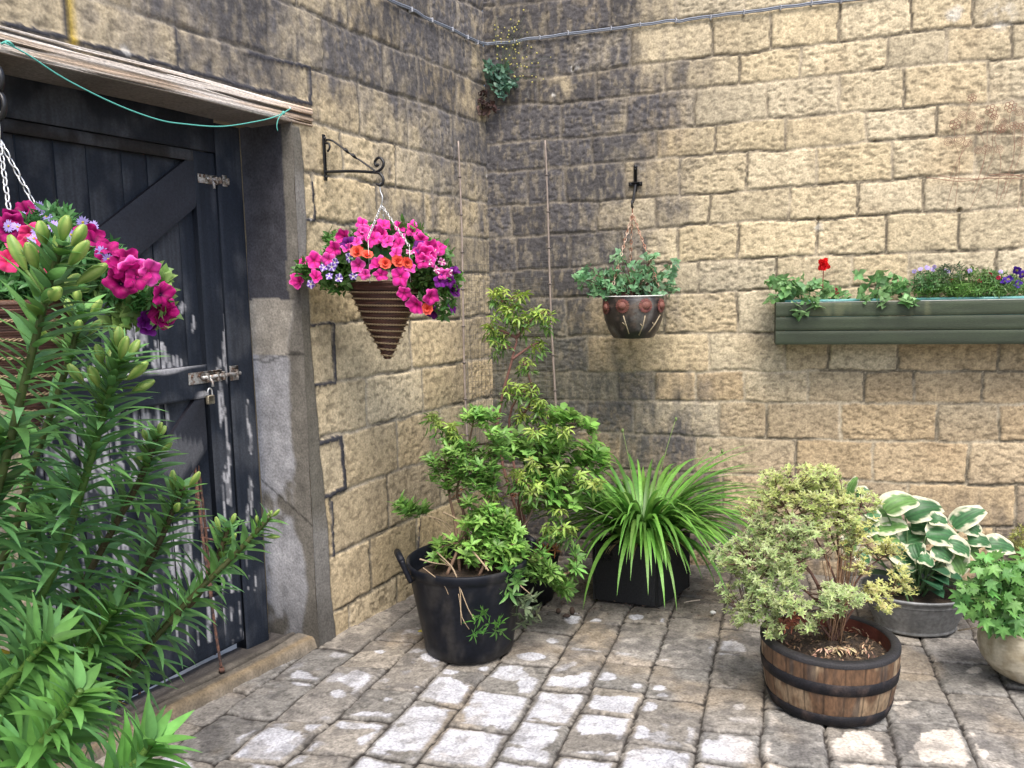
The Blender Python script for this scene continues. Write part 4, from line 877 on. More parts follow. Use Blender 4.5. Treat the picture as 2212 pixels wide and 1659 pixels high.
mb=MB(); mb.tube([cp+A([math.cos(a)*Rp*1.01,math.sin(a)*Rp*1.01,.003]) for a in np.linspace(0,6.283,50)],.0025,6,C=A([.75,.74,.72])); mb.build('rim_wire',mat('white_wire',attr=True,rough=.5,ns=30,na=.1,bump=0),pt)
mb=MB(); mb.lathe([(Rp*.88,Hh*.86),(0.001,Hh*.9)],A([cp[0],cp[1],zbm]),24,C=A([.03,.02,.015])); mb.build('soil',SOIL,pt)
def zq(a,b): return (1210+a*.1736,461+b*.1736)
mb=MB(); TL=(.075,.185,.085); hcol=(.17,.33,.17)
bl=[(370,690,20,10,5),(690,540,15,12,6),(1130,560,18,12,8),(1380,680,20,18,9),(270,830,14,22,8),(400,850,30,25,14),(560,900,40,25,20),(700,850,50,25,22),(850,750,45,30,22),(900,900,50,30,30),(1050,830,35,30,22),(1240,880,30,25,18),(1100,700,15,12,5),(600,720,25,15,8),(1380,930,20,12,8),(760,960,50,15,20),(1150,960,30,15,14),(440,970,20,10,6),(640,1040,10,10,4),(900,1080,10,10,3)]
tp=leafy(mb,[(*zq(a,b),c,d,n) for a,b,c,d,n in bl],dq-.03,.08,hcol,.030,.025,'heart',k=4,droop=.6,cv=.25)
mb.build('foliage',LEAF,pt)
mb=MB()
for p in tp[::3]:
    b0=cp+A([rs.normal()*.02,rs.normal()*.02,-.02]); mb.tube(bez(b0,mix(b0,p,.5)+Z*.03,p,6),[.003,.0015],5,C=A([.10,.05,.04]))
mb.build('stems',BARK,pt)

# =================================================================== canes and netting in the corner
cnet={}
for i,(xa,ya,xb,yb,W_,off) in enumerate([(990,305,1008,912,WL,.07),(1176,303,1200,872,WR,.07)]):
    p=W_(xa,ya,off); q=W_(xb,yb,off+.02); g=q+(q-p)*((gz(q[0],q[1])+.02-q[2])/(q[2]-p[2])); cnet[i]=(p,g)
    mb=MB(); pts=[mix(p,g,t)+A([.004*math.sin(t*9+i),0,0]) for t in np.linspace(0,1,60)]; cc=[]
    n=60; mb.tube(pts,[.0045,.0075],7,C=A([.27,.22,.19]))
    for t in np.arange(.08,1,.085): c=mix(p,g,t)+A([.004*math.sin(t*9+i),0,0]); mb.tube([c-Z*.004,c,c+Z*.004],[.007+.003*t,.010+.002*t,.007+.003*t],7,C=A([.12,.10,.09]))
    tag(mb.build('bamboo_cane',mat('bamboo',attr=True,rough=.6,ns=50,na=.35,bump=.2,stretch=(1,1,.2)),origin=g),['weathered grey bamboo cane leaning nearest the left-hand wall','weathered grey bamboo cane against the back wall, right of the corner'][i],'cane','canes holding the wire netting')
mb=MB(); mb.col=A([.10,.10,.10])
ta,tb_=.28,.93
def NP(a,t): # a 0..1 across, t down
    l=mix(*cnet[0],ta+(tb_-ta)*t); r=mix(*cnet[1],ta+(tb_-ta)*t); c=A([CN[0],CN[1],0])+A([.0,-.16,0])+Z*(l[2]+r[2])/2
    return l*(1-a)**2+2*c*a*(1-a)+r*a*a
nw,nh=19,52
for i in range(nw+1): mb.tube([NP(i/nw+.01*math.sin(j*.5+i),j/26) for j in range(27)],.0008,3,cap=False)
for j in range(nh+1): mb.tube([NP(i/14,min(1,max(0,j/nh+.003*math.sin(i+j)))) for i in range(15)],.0008,3,cap=False)
tag(mb.build('wire_netting',mat('old_wire',(.11,.105,.10),rough=.6,ns=30,na=.3,bump=0),origin=NP(.5,1)),'fine square-mesh wire netting strung between two canes across the corner','netting')

# =================================================================== weed rooted in the corner
wc=WR(1053,205,.03); dw=dep(wc)
wd=thing('wall_weed',wc,'wild plant with blue-green leaves and tiny yellow flowers rooted high in the wall corner','weed')
zc=lambda a,b:(737+a/3,b/3)
mb=MB(); leafy(mb,[(*zc(960,430),10,10,8),(*zc(1040,470),20,15,16),(*zc(1090,540),22,10,12),(*zc(1010,560),15,15,10),(*zc(1050,600),10,8,5),(*zc(1130,560),12,6,5),(*zc(990,500),14,12,9)],dw-.04,.05,(.10,.20,.14),.035,.022,k=3,prof='ovate'); mb.build('foliage',LEAF,wd)
mb=MB(); tp=blobs([(*zc(930,680),16,14,26),(*zc(1000,700),12,7,10),(*zc(920,620),10,14,12),(*zc(915,740),5,14,6)],dw-.03,.03); leaves(mb,tp,rdir(len(tp),-.6),rdir(len(tp)),.045,.02,curl=.8,fold=.4,col=vary((.055,.03,.026),len(tp),.5)); tag(mb.build('dead_leaves',mat('dry_leaf',attr=True,rough=.9,ns=50,na=.3,bump=0),wd),'shrivelled brown leaves hanging below the green ones')
mb=MB(); ends=[zc(a,b) for a,b in[(1010,110),(1020,160),(1120,140),(1160,130),(1190,100),(1220,110),(1250,190),(1230,150),(1180,230),(1230,250),(1070,350),(1170,350),(1240,340),(1380,370),(1385,420),(1350,360),(1280,480),(1310,530),(1100,200),(1040,230),(1215,310)]]; fb=MB(); ylist=[]
for e in ends:
    q=AT(*e,dw-.06-.05*rs.rand()); m_=mix(wc,q,.5)+A([0,-.06,.05]); c=bez(AT(*zc(1050,480),dw-.05),m_,q,8); mb.tube(c,[.0012,.0006],4,C=A([.10,.14,.08]))
    for k in range(4): ylist.append(c[rs.randint(3,8)]+rs.normal(size=3)*.015)
mb.build('flower_stalks',LEAF,wd)
fb.blob((0,0,0),.0046,A([.66,.60,.20]),(1,1,.8),6,.4); y0=fb.build('yellow_flower',PETAL,wd,origin=None); ym=y0.data; y0.location=[float(a) for a in ylist[0]-A(wd['_o'])+A(wd['_o'])*0+A(wd['_o'])-A(wd['_o'])]
V_=np.zeros(len(ym.vertices)*3,np.float32); ym.vertices.foreach_get('co',V_); V_=V_.reshape(-1,3); V_-=V_.mean(0); ym.vertices.foreach_set('co',V_.ravel().copy()); ym.update()
for p in ylist[1:]: inst('yellow_flower',ym,wd,p,Matrix.Identity(3),.8+.5*rs.rand())

# =================================================================== green wooden wall planter
off=.20; S0=SR(1676,700,off)[0]; S1=3.05; zt=SR(1676,655,off)[2-1]; zb=SR(1676,745,off)[1]
wp_=thing('wall_planter',PR((S0+S1)/2,zb,off/2),'long dark green wooden trough fixed to the back wall, full of bedding plants','planter')
GP=mat('green_stain',attr=True,rough=.65,ns=30,bs=90,na=.35,bump=.3,stretch=(1,1,6)); hh3=(zt-zb)/3
for k in range(3):
    mb=MB(); n=160; V=[];C=[]; za=zb+k*hh3+.0015; zz=zb+(k+1)*hh3-.0015
    for i in range(n):
        s=mix(S0,S1,i/(n-1))
        for j in range(9):
            z=mix(za,zz,j/8); g=float(vnoise(A([s*6.]),A([z*60.]),3)[0]); g2=float(fbm(A([s*3.]),A([z*12.]),3,4)[0]); o=off-(.003 if j in(0,8) else 0)+.001*g
            V.append(PR(s,z,o)); c=A([.027,.039,.019])*(.6+.9*g2)*(.8+.4*g)
            if k==2 and .5<(s*2.7)%1.3<1.2: c=mix(c*(.75+.5*float(fbm(A([s*14.]),A([z*40.]),3,19)[0])),A([.10,.11,.055]),.6*float(sstep(.5,.7,fbm(A([s*26.]),A([z*5.]),2,9))[0]))
            C.append(c)
    mb.add(V,[(i*9+j,i*9+j+1,(i+1)*9+j+1,(i+1)*9+j) for i in range(n-1) for j in range(8)],C)
    mb.box(PR(S0,za+.001,off-.004),dR*(S1-S0),nR*-.016,Z*(zz-za-.002),A([.02,.036,.022])); mb.build('board',GP,wp_,smooth=True)
for s_ in(S0,S1-.018): mb=MB(); mb.box(PR(s_,zb,.01),dR*.018,nR*(off-.026),Z*(zt-zb),A([.02,.036,.022])); mb.build('end_board',GP,wp_,smooth=False)
mb=MB(); mb.box(PR(S0+.02,zb+.004,.012),dR*(S1-S0-.04),nR*(off-.034),Z*.014,A([.02,.036,.022])); mb.build('base_board',GP,wp_,smooth=False)
mb=MB(); mb.box(PR(S0+.001,zt,off-.019),dR*(S1-S0-.002),nR*.017,Z*.002,A([.62,.62,.58])); tag(mb.build('top_edge',mat('bare_wood_edge',attr=True,rough=.7,ns=60,na=.15,bump=.1),wp_),'pale worn top edge')
for a,b in((1700,1905),(1985,2330)):
    sa,sb=SR(a,645,off)[0],SR(b,640,off)[0]; mb=MB(); mb.col=A([.11,.30,.29]); r=.008
    for o_ in(.035,off-.040): mb.tube([PR(sa,zt+.006,o_),PR(sb,zt+.006,o_)],r,8)
    for s_ in(sa,sb): mb.tube([PR(s_,zt+.006,.035),PR(s_,zt+.006,off-.040)],r,8)
    mb.box(PR(sa,zb+.03,.035),dR*(sb-sa),nR*(off-.078),Z*(zt-zb-.03)); mb.build('trough_liner',mat('turquoise_plastic',attr=True,rough=.4,ns=20,na=.08,bump=0),wp_)
    mb=MB(); mb.box(PR(sa+.005,zt-.02,.04),dR*(sb-sa-.01),nR*(off-.085),Z*.021,A([.03,.02,.015])); mb.build('soil',SOIL,wp_)
z8=lambda a,b:(1475+a/3,461+b/3); dmid=lambda x,y,o=.11: dep(WR(x,y,o))
mb=MB()
for a,b,c,d,n in [(600,440,20,18,12),(590,540,18,16,8),(690,500,30,18,16),(760,450,25,14,12),(760,620,14,22,6),(830,500,30,18,16),(930,520,25,16,12),(880,580,12,14,5),(650,480,15,15,6),(900,470,20,12,8),(1200,500,25,14,12),(1250,440,22,14,10),(1300,520,25,18,10),(1330,400,12,8,4),(1380,470,25,16,10),(1440,510,22,14,9),(1290,560,10,10,4),(1470,570,14,14,6),(1180,550,18,8,5),(1140,395,5,4,2),(1060,520,30,8,5)]:
    x,y=z8(a,b); leafy(mb,[(x,y,c,d,n)],dmid(x,y,.13 if b<560 else .215),.07 if b<560 else .01,(.16,.31,.12),.038,.030,'heart',k=3,droop=.5,cv=.3)
mb.build('trailing_foliage',LEAF,wp_)
mb=MB()
for a,b,c,d,n,co,L in [(1560,450,28,22,130,(.07,.17,.06),.022),(1650,430,30,22,130,(.09,.19,.06),.022),(1640,510,50,12,110,(.11,.24,.05),.024),(1750,380,30,18,70,(.07,.11,.06),.024),(1850,440,45,25,170,(.10,.20,.05),.024),(1900,500,60,14,150,(.13,.27,.06),.026),(2000,480,45,20,130,(.11,.23,.06),.024),(2130,490,50,16,120,(.13,.25,.07),.026),(2050,430,40,18,80,(.09,.18,.06),.024),(1760,480,30,15,80,(.11,.22,.06),.024),(2200,460,30,20,60,(.11,.22,.06),.024),(1920,390,28,12,50,(.12,.2,.06),.024)]:
    x,y=z8(a,b); leafy(mb,[(x,y,c,d,n)],dmid(x,y),.07,co,L,.006,'lance',k=4)
mb.build('bushy_foliage',LEAF,wp_)
def stem_to(p,base,parent_mb,r=.0016,c=(.12,.16,.06)): parent_mb.tube(bez(base,mix(A(base),A(p),.5)+rs.normal(size=3)*.006,p,5),r,5,C=A(c))
mb=MB(); p=WR(1780,571,.13); mb.tube(bez(WR(1778,650,.12),WR(1776,610,.13),p-Z*.01,6),.0022,6,C=A([.30,.08,.06]))
for k in range(7): flower('ger',wp_,p+A([math.cos(k),.4*math.sin(k*2),math.sin(k)*.7])*(.018 if k else 0),.019,toC(p)+.5*nrm(rs.normal(size=3)),.4)
for a,b in[(1500,375),(1540,360),(1590,355),(1630,345),(1700,370),(1620,365),(1720,375),(1580,350),(2060,378),(1860,372),(2190,392)]:
    x,y=z8(a,b); p=WR(x,y,.11+.06*rs.rand()); flower('lil',wp_,p,.013,toC(p)+A([0,0,.4]),.3); stem_to(p,WR(x,y+28,.11),mb)
for a,b in[(2165,370),(2110,425),(2170,455),(2200,395),(2090,440)]:
    x,y=z8(a,b); p=WR(x,y,.17); flower('pan',wp_,p,.020,toC(p),.3); stem_to(p,WR(x,y+22,.13),mb)
for a,b in[(1925,435),(1850,375),(2045,415),(1740,440),(995,490),(1000,515),(1990,395)]:
    x,y=z8(a,b); p=WR(x,y,.15); flower('red',wp_,p,.010,toC(p),.4); stem_to(p,WR(x,y+16,.13),mb)
mb.build('flower_stalks',LEAF,wp_)

# =================================================================== rusty wire flower screen, upper right
WRUST=mat('old_wire_rust',(.26,.15,.10),rough=.85,ns=60,na=.3,bump=.1)
z7=lambda a,b:(1475+a/3,b/3)
ws_=thing('wire_flower_screen',WR(*z7(1900,1160),.02),'rusty wire ornament of flowers and spirals on curved stems against the upper back wall','wall ornament')
Wp=lambda a,b,o=.035: WR(*z7(a,b),o)
def ring(mb,c,r,n=14,t0=0,t1=6.283,wr=.0012): mb.tube([c+dR*r*math.cos(t)+Z*r*math.sin(t) for t in np.linspace(t0,t1,n)],wr,4,cap=False)
mb=MB(); mb.col=A([.2,.1,.06])
for a,b,r in[(1875,635,26),(2000,715,38),(2125,690,36),(1765,805,34),(2055,835,30),(2150,815,26),(2020,755,22),(1920,830,20),(2205,820,26)]:
    c=Wp(a,b); R_=r/3/F*dep(c)
    mb=MB()
    for k in range(6): t=k*1.047+.3; ring(mb,c+(dR*math.cos(t)+Z*math.sin(t))*R_*.66,R_*.36,10,wr=.0016)
    ring(mb,c,R_*.28,8); mb.build('wire_flower',WRUST,ws_)
for a,b,r in[(1812,750,28),(1870,750,30),(1720,920,32),(1790,905,34),(1845,930,28),(1930,795,30),(1970,965,34),(2180,725,32),(2075,790,26),(2050,965,28),(2190,915,30),(1915,975,26),(2085,830,28)]:
    c=Wp(a,b); R_=r/3/F*dep(c); ph=rs.rand()*6; mb=MB(); mb.tube([c+(dR*math.cos(t+ph)+Z*math.sin(t+ph))*R_*(1-t/19) for t in np.linspace(0,17,50)],.0011,4,cap=False); mb.build('wire_spiral',WRUST,ws_)
mb=MB()
for pl in([(1875,650),(1840,740),(1830,880),(1780,1090),(1735,1240),(1700,1380)],[(1765,830),(1760,920),(1795,1040),(1780,1200),(1762,1345)],[(1870,900),(1830,960),(1760,1080),(1730,1165)],[(2000,740),(1975,820),(1970,950),(1940,1080),(1900,1200),(1870,1260)],[(2020,780),(2005,930),(2015,1000),(1950,1160),(1860,1360)],[(2125,720),(2115,800),(2145,900),(2140,1040),(2100,1140),(2080,1250)],[(2055,860),(2020,900),(2060,1020),(2050,1150),(2030,1290)],[(2150,840),(2150,950),(2130,1080),(2090,1200),(2040,1330)],[(2205,850),(2190,980),(2150,1100),(2080,1290)],[(1920,840),(1960,960),(1940,1090),(1900,1180)],[(2212,1180),(2180,1300),(2165,1390)]):
    mb.tube(curve([Wp(a,b,.03+.012*rs.rand()) for a,b in pl],16),.0011,4,cap=False)
mb.build('wire_stems',WRUST,ws_)
mb=MB()
for pl in([(1580,1150),(1660,1160),(1780,1175),(1900,1165),(2050,1140),(2212,1135)],[(1655,1135),(1760,1155),(1880,1160),(2050,1155),(2212,1160)],[(1980,1135),(2100,1128),(2212,1150)]): mb.tube(curve([Wp(a,b,.036) for a,b in pl],16),.0018,5)
mb.build('wire_crossbar',WRUST,ws_)

# =================================================================== POTS
def gpos(x,y): p=G(x,y); p[2]=gz(p[0],p[1])+.002; return p
def rad_at(px_,p): return px_/2/F*dep(p)
def zat(p,y): return zatd(y,p)
# ---- big black tub with the mixed shrub
c=gpos(1014,1394); rb=rad_at(190,c); rt=rad_at(258,c); zr=zat(c+A([-.0,0,0]),1204)-c[2]
tub=thing('tub_shrub',c,'leafy green shrub in a big black plastic tub with grab handles','potted shrub')
mb=MB(); pr=[(.001,.004),(rb*.96,.0),(rb,.008),(rb*1.03,.05)]+[(mix(rb*1.03,rt*.955,t),mix(.05,zr-.05,t)) for t in np.linspace(.1,1,8)]+[(rt*.96,zr-.035),(rt*.99,zr-.03),(rt,zr-.012),(rt,zr),(rt*.975,zr+.004),(rt*.95,zr),(rt*.93,zr-.03),(rt*.90,zr-.06),(rt*.88,zr-.07)]
pr=[(a,b) for a,b in pr]; mb.lathe(pr,c,72,C=lambda r,z,t: mix(A([.006,.0075,.012]),A([.05,.046,.042]),.55*float(sstep(.5,.75,fbm(A([t*5.]),A([z*14.]),4,77)[0]+.22*math.exp(-z/.05))))); bk=mb.build('tub_body',mat('black_plastic',attr=True,rough=.5,ns=12,bs=60,na=.35,bump=.08,spec=.2),tub)
sd_=nrm(A([-.98,.0,0]))
for sg in(-1,1):
    q=sd_*sg*-1 if sg==1 else sd_; q=nrm(A([-.95*1,-.28,0])) if sg==-1 else nrm(A([.92,.42,0])); tdir=nrm(np.cross(Z,q)); o=c+Z*(zr-.01); mb=MB(); h0=[]
    for k in(-1,1): mb.tube(curve([o+q*rt*.97+tdir*k*.055-Z*.045,o+q*(rt+.012)+tdir*k*.052,o+q*(rt+.026)+tdir*k*.048+Z*.045],8),.011,8,C=A([.008,.009,.013]))
    mb.tube([o+q*(rt+.028)-tdir*.056+Z*.047,o+q*(rt+.030)+Z*.052,o+q*(rt+.028)+tdir*.056+Z*.047],.014,10,C=A([.008,.009,.013])); mb.build('handle',MATS['black_plastic'],tub)
mb=MB(); mb.lathe([(rt*.90,zr-.075),(rt*.5,zr-.06),(.001,zr-.055)],c,32,C=A([.03,.02,.015])); mb.build('soil',SOIL,tub)
so=c+Z*(zr-.06); dt=dep(c)
z5=lambda a,b:(737+a/3,829.5+b/3)
GRN=(.095,.235,.055)
mb=MB(); 
bl=[(900,200,110,60,22),(860,170,25,40,6),(980,190,40,30,10),(600,480,45,30,10),(700,400,60,50,18),(800,420,70,60,24),(640,560,50,60,16),(760,520,70,70,26),(860,600,70,60,22),(980,560,60,70,20),(900,480,70,60,20),(1060,400,70,60,22),(1010,320,60,40,12),(960,640,50,60,14),(700,640,40,50,8),(840,760,40,30,6)]
low=[(940,820,70,50,24),(860,880,60,60,22),(1060,860,70,50,22),(980,930,80,60,30),(1100,940,60,50,20),(760,1010,60,40,14),(620,1030,40,25,8),(900,1030,90,50,26),(1040,1040,90,50,34),(1150,1060,60,60,26),(640,1110,50,30,8),(1100,1130,80,40,20),(1180,1120,40,40,10),(840,1100,60,40,12),(1000,1110,60,40,12)]
out=[(1280,1120,60,60,16),(1270,1220,60,50,14),(1390,1240,60,40,14),(1440,1290,50,40,12),(1520,1190,30,60,7),(1530,1080,15,40,3),(1340,1190,40,40,6),(1460,1330,20,20,4)]
rgt=[(1130,380,70,70,20),(1200,420,80,60,24),(1330,330,60,50,14),(1430,200,70,50,16),(1500,230,60,40,12),(1600,280,40,50,8),(1340,450,80,60,22),(1440,400,70,60,18),(1640,420,60,60,18),(1690,470,50,60,12),(1560,470,60,50,12),(1460,560,80,50,18),(1300,620,70,60,18),(1400,650,70,40,12),(1250,560,60,50,10),(1500,780,50,40,8),(1380,760,70,40,10),(1230,780,50,30,6),(1420,730,60,30,8),(1660,540,40,30,5)]
def cv(l,dd=0,f=1.): return [(*z5(a,b),w_/3,h_/3,max(1,int(n*f)),dd) for a,b,w_,h_,n in l]
T1=blobs(cv(bl,0,1.15),dt-.02,.13); T2=blobs(cv(low),dt-.02,.14); T3=blobs(cv(out),dt+.02,.08); T4=blobs(cv(rgt,.12,.85),dt+.06,.16); TQ=blobs(cv([(430,800,60,30,7),(380,770,40,25,3),(520,810,40,25,4)]),dt+.05,.04)
for T_,L,W,k,pf,colr in((T1,.042,.0145,7,'lance',(.17,.33,.075)),(T2,.046,.016,7,'lance',(.20,.37,.08)),(T3,.052,.017,7,'lance',(.18,.34,.08)),(T4,.056,.030,6,'obov',(.19,.36,.08)),(TQ,.055,.028,7,'obov',(.19,.36,.09))):
    ax=nrm(nrm(T_-so)*.8+Z*.7+rdir(len(T_))*.55+.25*nrm(CAM-T_)); whorl(mb,T_,ax,k,L,W,pf,colr,spread=.95,droop=.35,cv=.42,nseg=3,back=.035)
# sprays hanging over the front of the tub
T5=AT(*z5(0,0),1)[None]*0
hang=[z5(a,b) for a,b in[(870,1540),(900,1500),(930,1470),(880,1600),(960,1560),(1000,1600),(1010,1530),(1040,1600),(850,1620),(920,1620),(1030,1560)]]
T5=A([AT(x,y,dt-rt-.03) for x,y in hang]); whorl(mb,T5,nrm(rdir(len(T5),.2)+A([.3,-.6,0])),5,.045,.012,'lance',(.10,.26,.05),spread=1.0,droop=.4)
T6=A([AT(*z5(a,b),dt-rt*.8) for a,b in[(1040,1240),(1080,1200),(1060,1300),(1110,1240),(1140,1290),(1090,1350),(1030,1290),(1130,1200),(1060,1170),(1150,1240)]]); whorl(mb,T6,nrm(rdir(len(T6),-.2)+A([.2,-.5,0])),7,.055,.015,'lance',(.10,.24,.055),spread=.9,droop=.4)
T7=A([AT(*z5(a,b),dt-rt*.6) for a,b in[(1120,1400),(1180,1420),(1200,1380),(1240,1440),(1160,1480),(1220,1500),(1250,1400),(1190,1450),(1150,1380),(1170,1540),(1260,1480)]]); whorl(mb,T7,nrm(rdir(len(T7),-.5)+A([.2,-.4,0])),6,.055,.016,'lance',(.13,.17,.09),spread=.9,droop=.4)
mb.build('foliage',LEAF,tub)
wb=MB(); WD=A([.20,.13,.09])
def twigs(wb,T_,base,mains,every=2,r=.0022,col=WD,mr=.0075):
    M_=A([curve(m,14) for m in mains])
    for m in M_: wb.tube(m,[mr,mr*.4],7,C=col)
    F_=M_.reshape(-1,3)
    for p in T_[::every]:
        d=np.linalg.norm(F_-p,axis=1)+.6*np.maximum(0,F_[:,2]-p[2]+.03); q=F_[d.argmin()]; wb.tube(bez(q,mix(q,p,.5)+A([rs.normal()*.01,rs.normal()*.01,-.012]),p,5),[r,.0012],5,C=col*(.7+.5*rs.rand()))
E5=lambda a,b,dd=0: AT(*z5(a,b),dt+dd)
twigs(wb,T1,so,[[so+A([-.03,0,0]),E5(740,900),E5(700,720,-.02),E5(690,560),E5(650,420)],[so+A([0,.02,0]),E5(800,860,.03),E5(750,700,.03),E5(820,420,.02),E5(860,230,0)],[so+A([.04,0,0]),E5(960,860,0),E5(980,600,.03),E5(1000,330,.02),E5(1010,180)]])
twigs(wb,T2,so,[[so+A([.05,-.05,0]),E5(1000,1000,-.05),E5(1060,860)],[so+A([-.08,-.03,0]),E5(760,1040,-.05),E5(640,1060,-.05)],[so+A([.09,0,0]),E5(1100,1080,0),E5(1140,950)]],2)
twigs(wb,T4,so,[[so+A([.1,.06,0]),E5(1180,930,.06),E5(1260,760,.1),E5(1310,600,.14),E5(1330,450,.14)],[E5(1260,770,.1),E5(1380,700,.15),E5(1500,620,.16),E5(1640,470,.15)],[E5(1300,640,.12),E5(1400,480,.16),E5(1480,330,.16),E5(1520,220,.16)]],2,col=A([.13,.09,.07]))
twigs(wb,T3,so,[[so+A([.12,0,0]),E5(1190,1120,.0),E5(1300,1230,.02),E5(1450,1300,.03)],[E5(1300,1230,.02),E5(1480,1220,.03),E5(1530,1090,.03)]],2,.0018)
for pl,r in(([(660,830,-.02),(740,870,-.01),(850,940,0),(960,1080,0)],.005),([(540,850,.05),(640,880,.04),(720,930,.03),(800,1030,.02)],.0032),([(600,870,.05),(700,950,.03),(760,1040,.02)],.002),([(510,1135,-.2),(600,1160,-.17),(680,1170,-.12)],.0035),([(830,1060,-.1),(900,1140,-.15),(955,1210,-.2)],.005),
  ([(620,1090,-.12),(720,1190,-.26),(760,1290,-.27),(820,1450,-.265),(865,1525,-.26)],.003),([(640,1130,-.15),(730,1210,-.27),(770,1340,-.27),(780,1500,-.265),(830,1590,-.26)],.0026),([(760,1360,-.268),(772,1440,-.268),(778,1560,-.265)],.0018),([(1140,1290,-.1),(1200,1340,-.12),(1260,1390,-.12)],.003),([(530,1190,-.25),(620,1260,-.262),(670,1310,-.262),(695,1365,-.262)],.0018),([(945,1060,-.05),(950,1150,-.12),(935,1200,-.16)],.003)):
    wb.tube(curve([E5(a,b,d) for a,b,d in pl],14),[r,r*.6],6,C=A([.34,.26,.17]) if r<.006 else WD)
wb.build('branches',BARK,tub)
# ---- tall pieris behind the tub, in a low black pot
c2_=gpos(1150,1290); c2_=c2_+A([.0,.0,0]); d2=dep(c2_); 
pi_=thing('pieris_shrub',c2_,'tall thin shrub with drooping yellow-green leaf whorls rising behind the black tub','potted shrub')
mb=MB(); mb.lathe([(.001,.004),(.10,0),(.13,.20),(.135,.22),(.125,.22),(.12,.2)],c2_,40,C=A([.012,.012,.014])); mb.build('pot',MATS['black_plastic'],pi_)
mb=MB(); mb.lathe([(.122,.19),(.001,.2)],c2_,24,C=A([.03,.02,.015])); mb.build('soil',SOIL,pi_)
YG=(.38,.45,.085); mb=MB(); z2=lambda a,b:(576+a/3,230+b/3)
yl=[(*z2(1510,1210),20,14,8,-.0),(*z2(1530,1270),14,22,6),(*z2(1650,1230),16,14,4),(*z2(1600,1310),22,16,6),(*z2(1650,1380),35,18,12),(*z2(1780,1330),22,12,7),(*z2(1810,1370),16,14,4),(*z2(1480,1400),22,16,6),(*z2(1440,1460),18,12,4),(*z2(1500,1500),18,25,8),(*z2(1760,1530),16,14,5),(*z2(1680,1640),22,12,5)]
yl+=[(*z5(1070,40),12,16,4),(*z5(1130,20),25,12,8),(*z5(1250,20),20,12,6),(*z5(1280,100),20,16,8),(*z5(1170,180),16,16,6),(*z5(1250,190),25,16,8),(*z5(1340,200),20,16,6),(*z5(1300,250),18,12,4)]
ye=[(590,200,30,30,4),(620,240,30,30,4),(700,280,40,30,6),(740,320,30,25,4),(1240,310,40,30,4),(960,380,30,20,3),(1230,520,40,50,6),(1160,600,40,40,6),(1200,640,50,30,7),(1290,650,30,25,4),(1400,550,50,25,6),(1430,300,60,30,6),(1580,620,30,25,4),(1640,640,40,30,6),(960,690,30,20,3),(1010,720,40,30,4),(1340,930,40,25,5),(1480,930,50,25,6),(1400,960,40,25,4),(1130,560,30,30,3),(1240,700,40,20,3),(1400,820,50,25,3),(1540,600,30,25,3)]
TA=blobs(yl,d2-.06,.06); TB=blobs(cv(ye),dt+.02,.06)
for T_ in(TA,TB):
    n=len(T_); m_=rs.rand(n)<.35
    whorl(mb,T_,nrm(rdir(n,1.2)),6,.045,.011,'lance',vary((.30,.40,.08),1,.2)[0],spread=1.45,droop=.75,cv=.3,nseg=4,back=.012)
    whorl(mb,T_-Z*.03,nrm(rdir(n,1.0)),4,.050,.011,'lance',(.10,.20,.045),spread=1.7,droop=.8,cv=.3,nseg=4,back=.03)
mb.build('foliage',LEAF,pi_)
mb=MB(); tp=blobs([(*z5(1350,1060),16,10,9),(*z5(770,710),8,12,3),(*z5(1110,700),8,8,3)],d2-.2,.03); whorl(mb,tp,nrm(rdir(len(tp),-1)),5,.04,.007,'lance',(.34,.13,.05),spread=1.0,droop=.4,cv=.3); tag(mb.build('dead_leaves',MATS['dry_leaf'],pi_),'orange-brown withered leaf tufts')
wb=MB(); M2=lambda a,b,dd=0: AT(*z2(a,b),d2-.05+dd); s0=c2_+Z*.2
twigs(wb,TA,s0,[[s0,AT(1075,950,d2),M2(1590,1640),M2(1620,1500),M2(1560,1350),M2(1510,1220)],[s0,AT(1100,930,d2),AT(1130,850,d2-.05),AT(1160,880,d2-.05)],[M2(1620,1500),M2(1700,1400),M2(1800,1330)],[M2(1620,1500),M2(1540,1460),M2(1450,1440)],[M2(1590,1640),M2(1700,1560),M2(1760,1530)],[AT(1100,930,d2),AT(1150,860,d2-.03),AT(1130,780,d2-.05)]],1,.0022,A([.17,.085,.07]))
twigs(wb,TB,s0,[[s0,AT(1120,1080,d2-.1),AT(1170,1000,d2-.15),AT(1220,950,d2-.15)],[s0,AT(1180,1150,d2-.1),AT(1230,1140,d2-.15)],[s0,AT(1040,1050,d2-.1),AT(980,960,d2-.15),AT(950,910,d2-.15)],[AT(1120,1080,d2-.1),AT(1200,1060,d2-.15),AT(1270,1040,d2-.15)]],1,.002,A([.17,.085,.07]))
wb.build('branches',BARK,pi_)
# ---- day lily in a square black planter
cq=gpos(1424,1313); W_=.34; ax_=nrm(A([.80,.60,0])); ay_=A([-ax_[1],ax_[0],0]); hq=zat(cq,1184)-cq[2]
dl=thing('daylily',cq+ax_*W_/2*0+ay_*W_/2,'clump of arching strap leaves in a square black planter against the back wall','potted plant')
a2=nrm(A([.62,.78,0])); b2=nrm(A([-.93,.36,0])); Wa=.30; Wb_=.30
mb=MB(); th=.018; o=cq
for (p,u_,v_) in((o,a2*Wa,-b2*-.0),): pass
def pl(o,e,n_,h): # wall of planter with thickness
    mb.bbox(o,e,n_*th,Z*h,.004)
mb.col=A([.016,.017,.019]); pl(o,a2*Wa,b2,hq); pl(o+b2*th*1.01,b2*(Wb_-th),a2,hq); pl(o+b2*(Wb_),a2*Wa,b2,hq); pl(o+a2*Wa,b2*(Wb_+th),a2,hq)
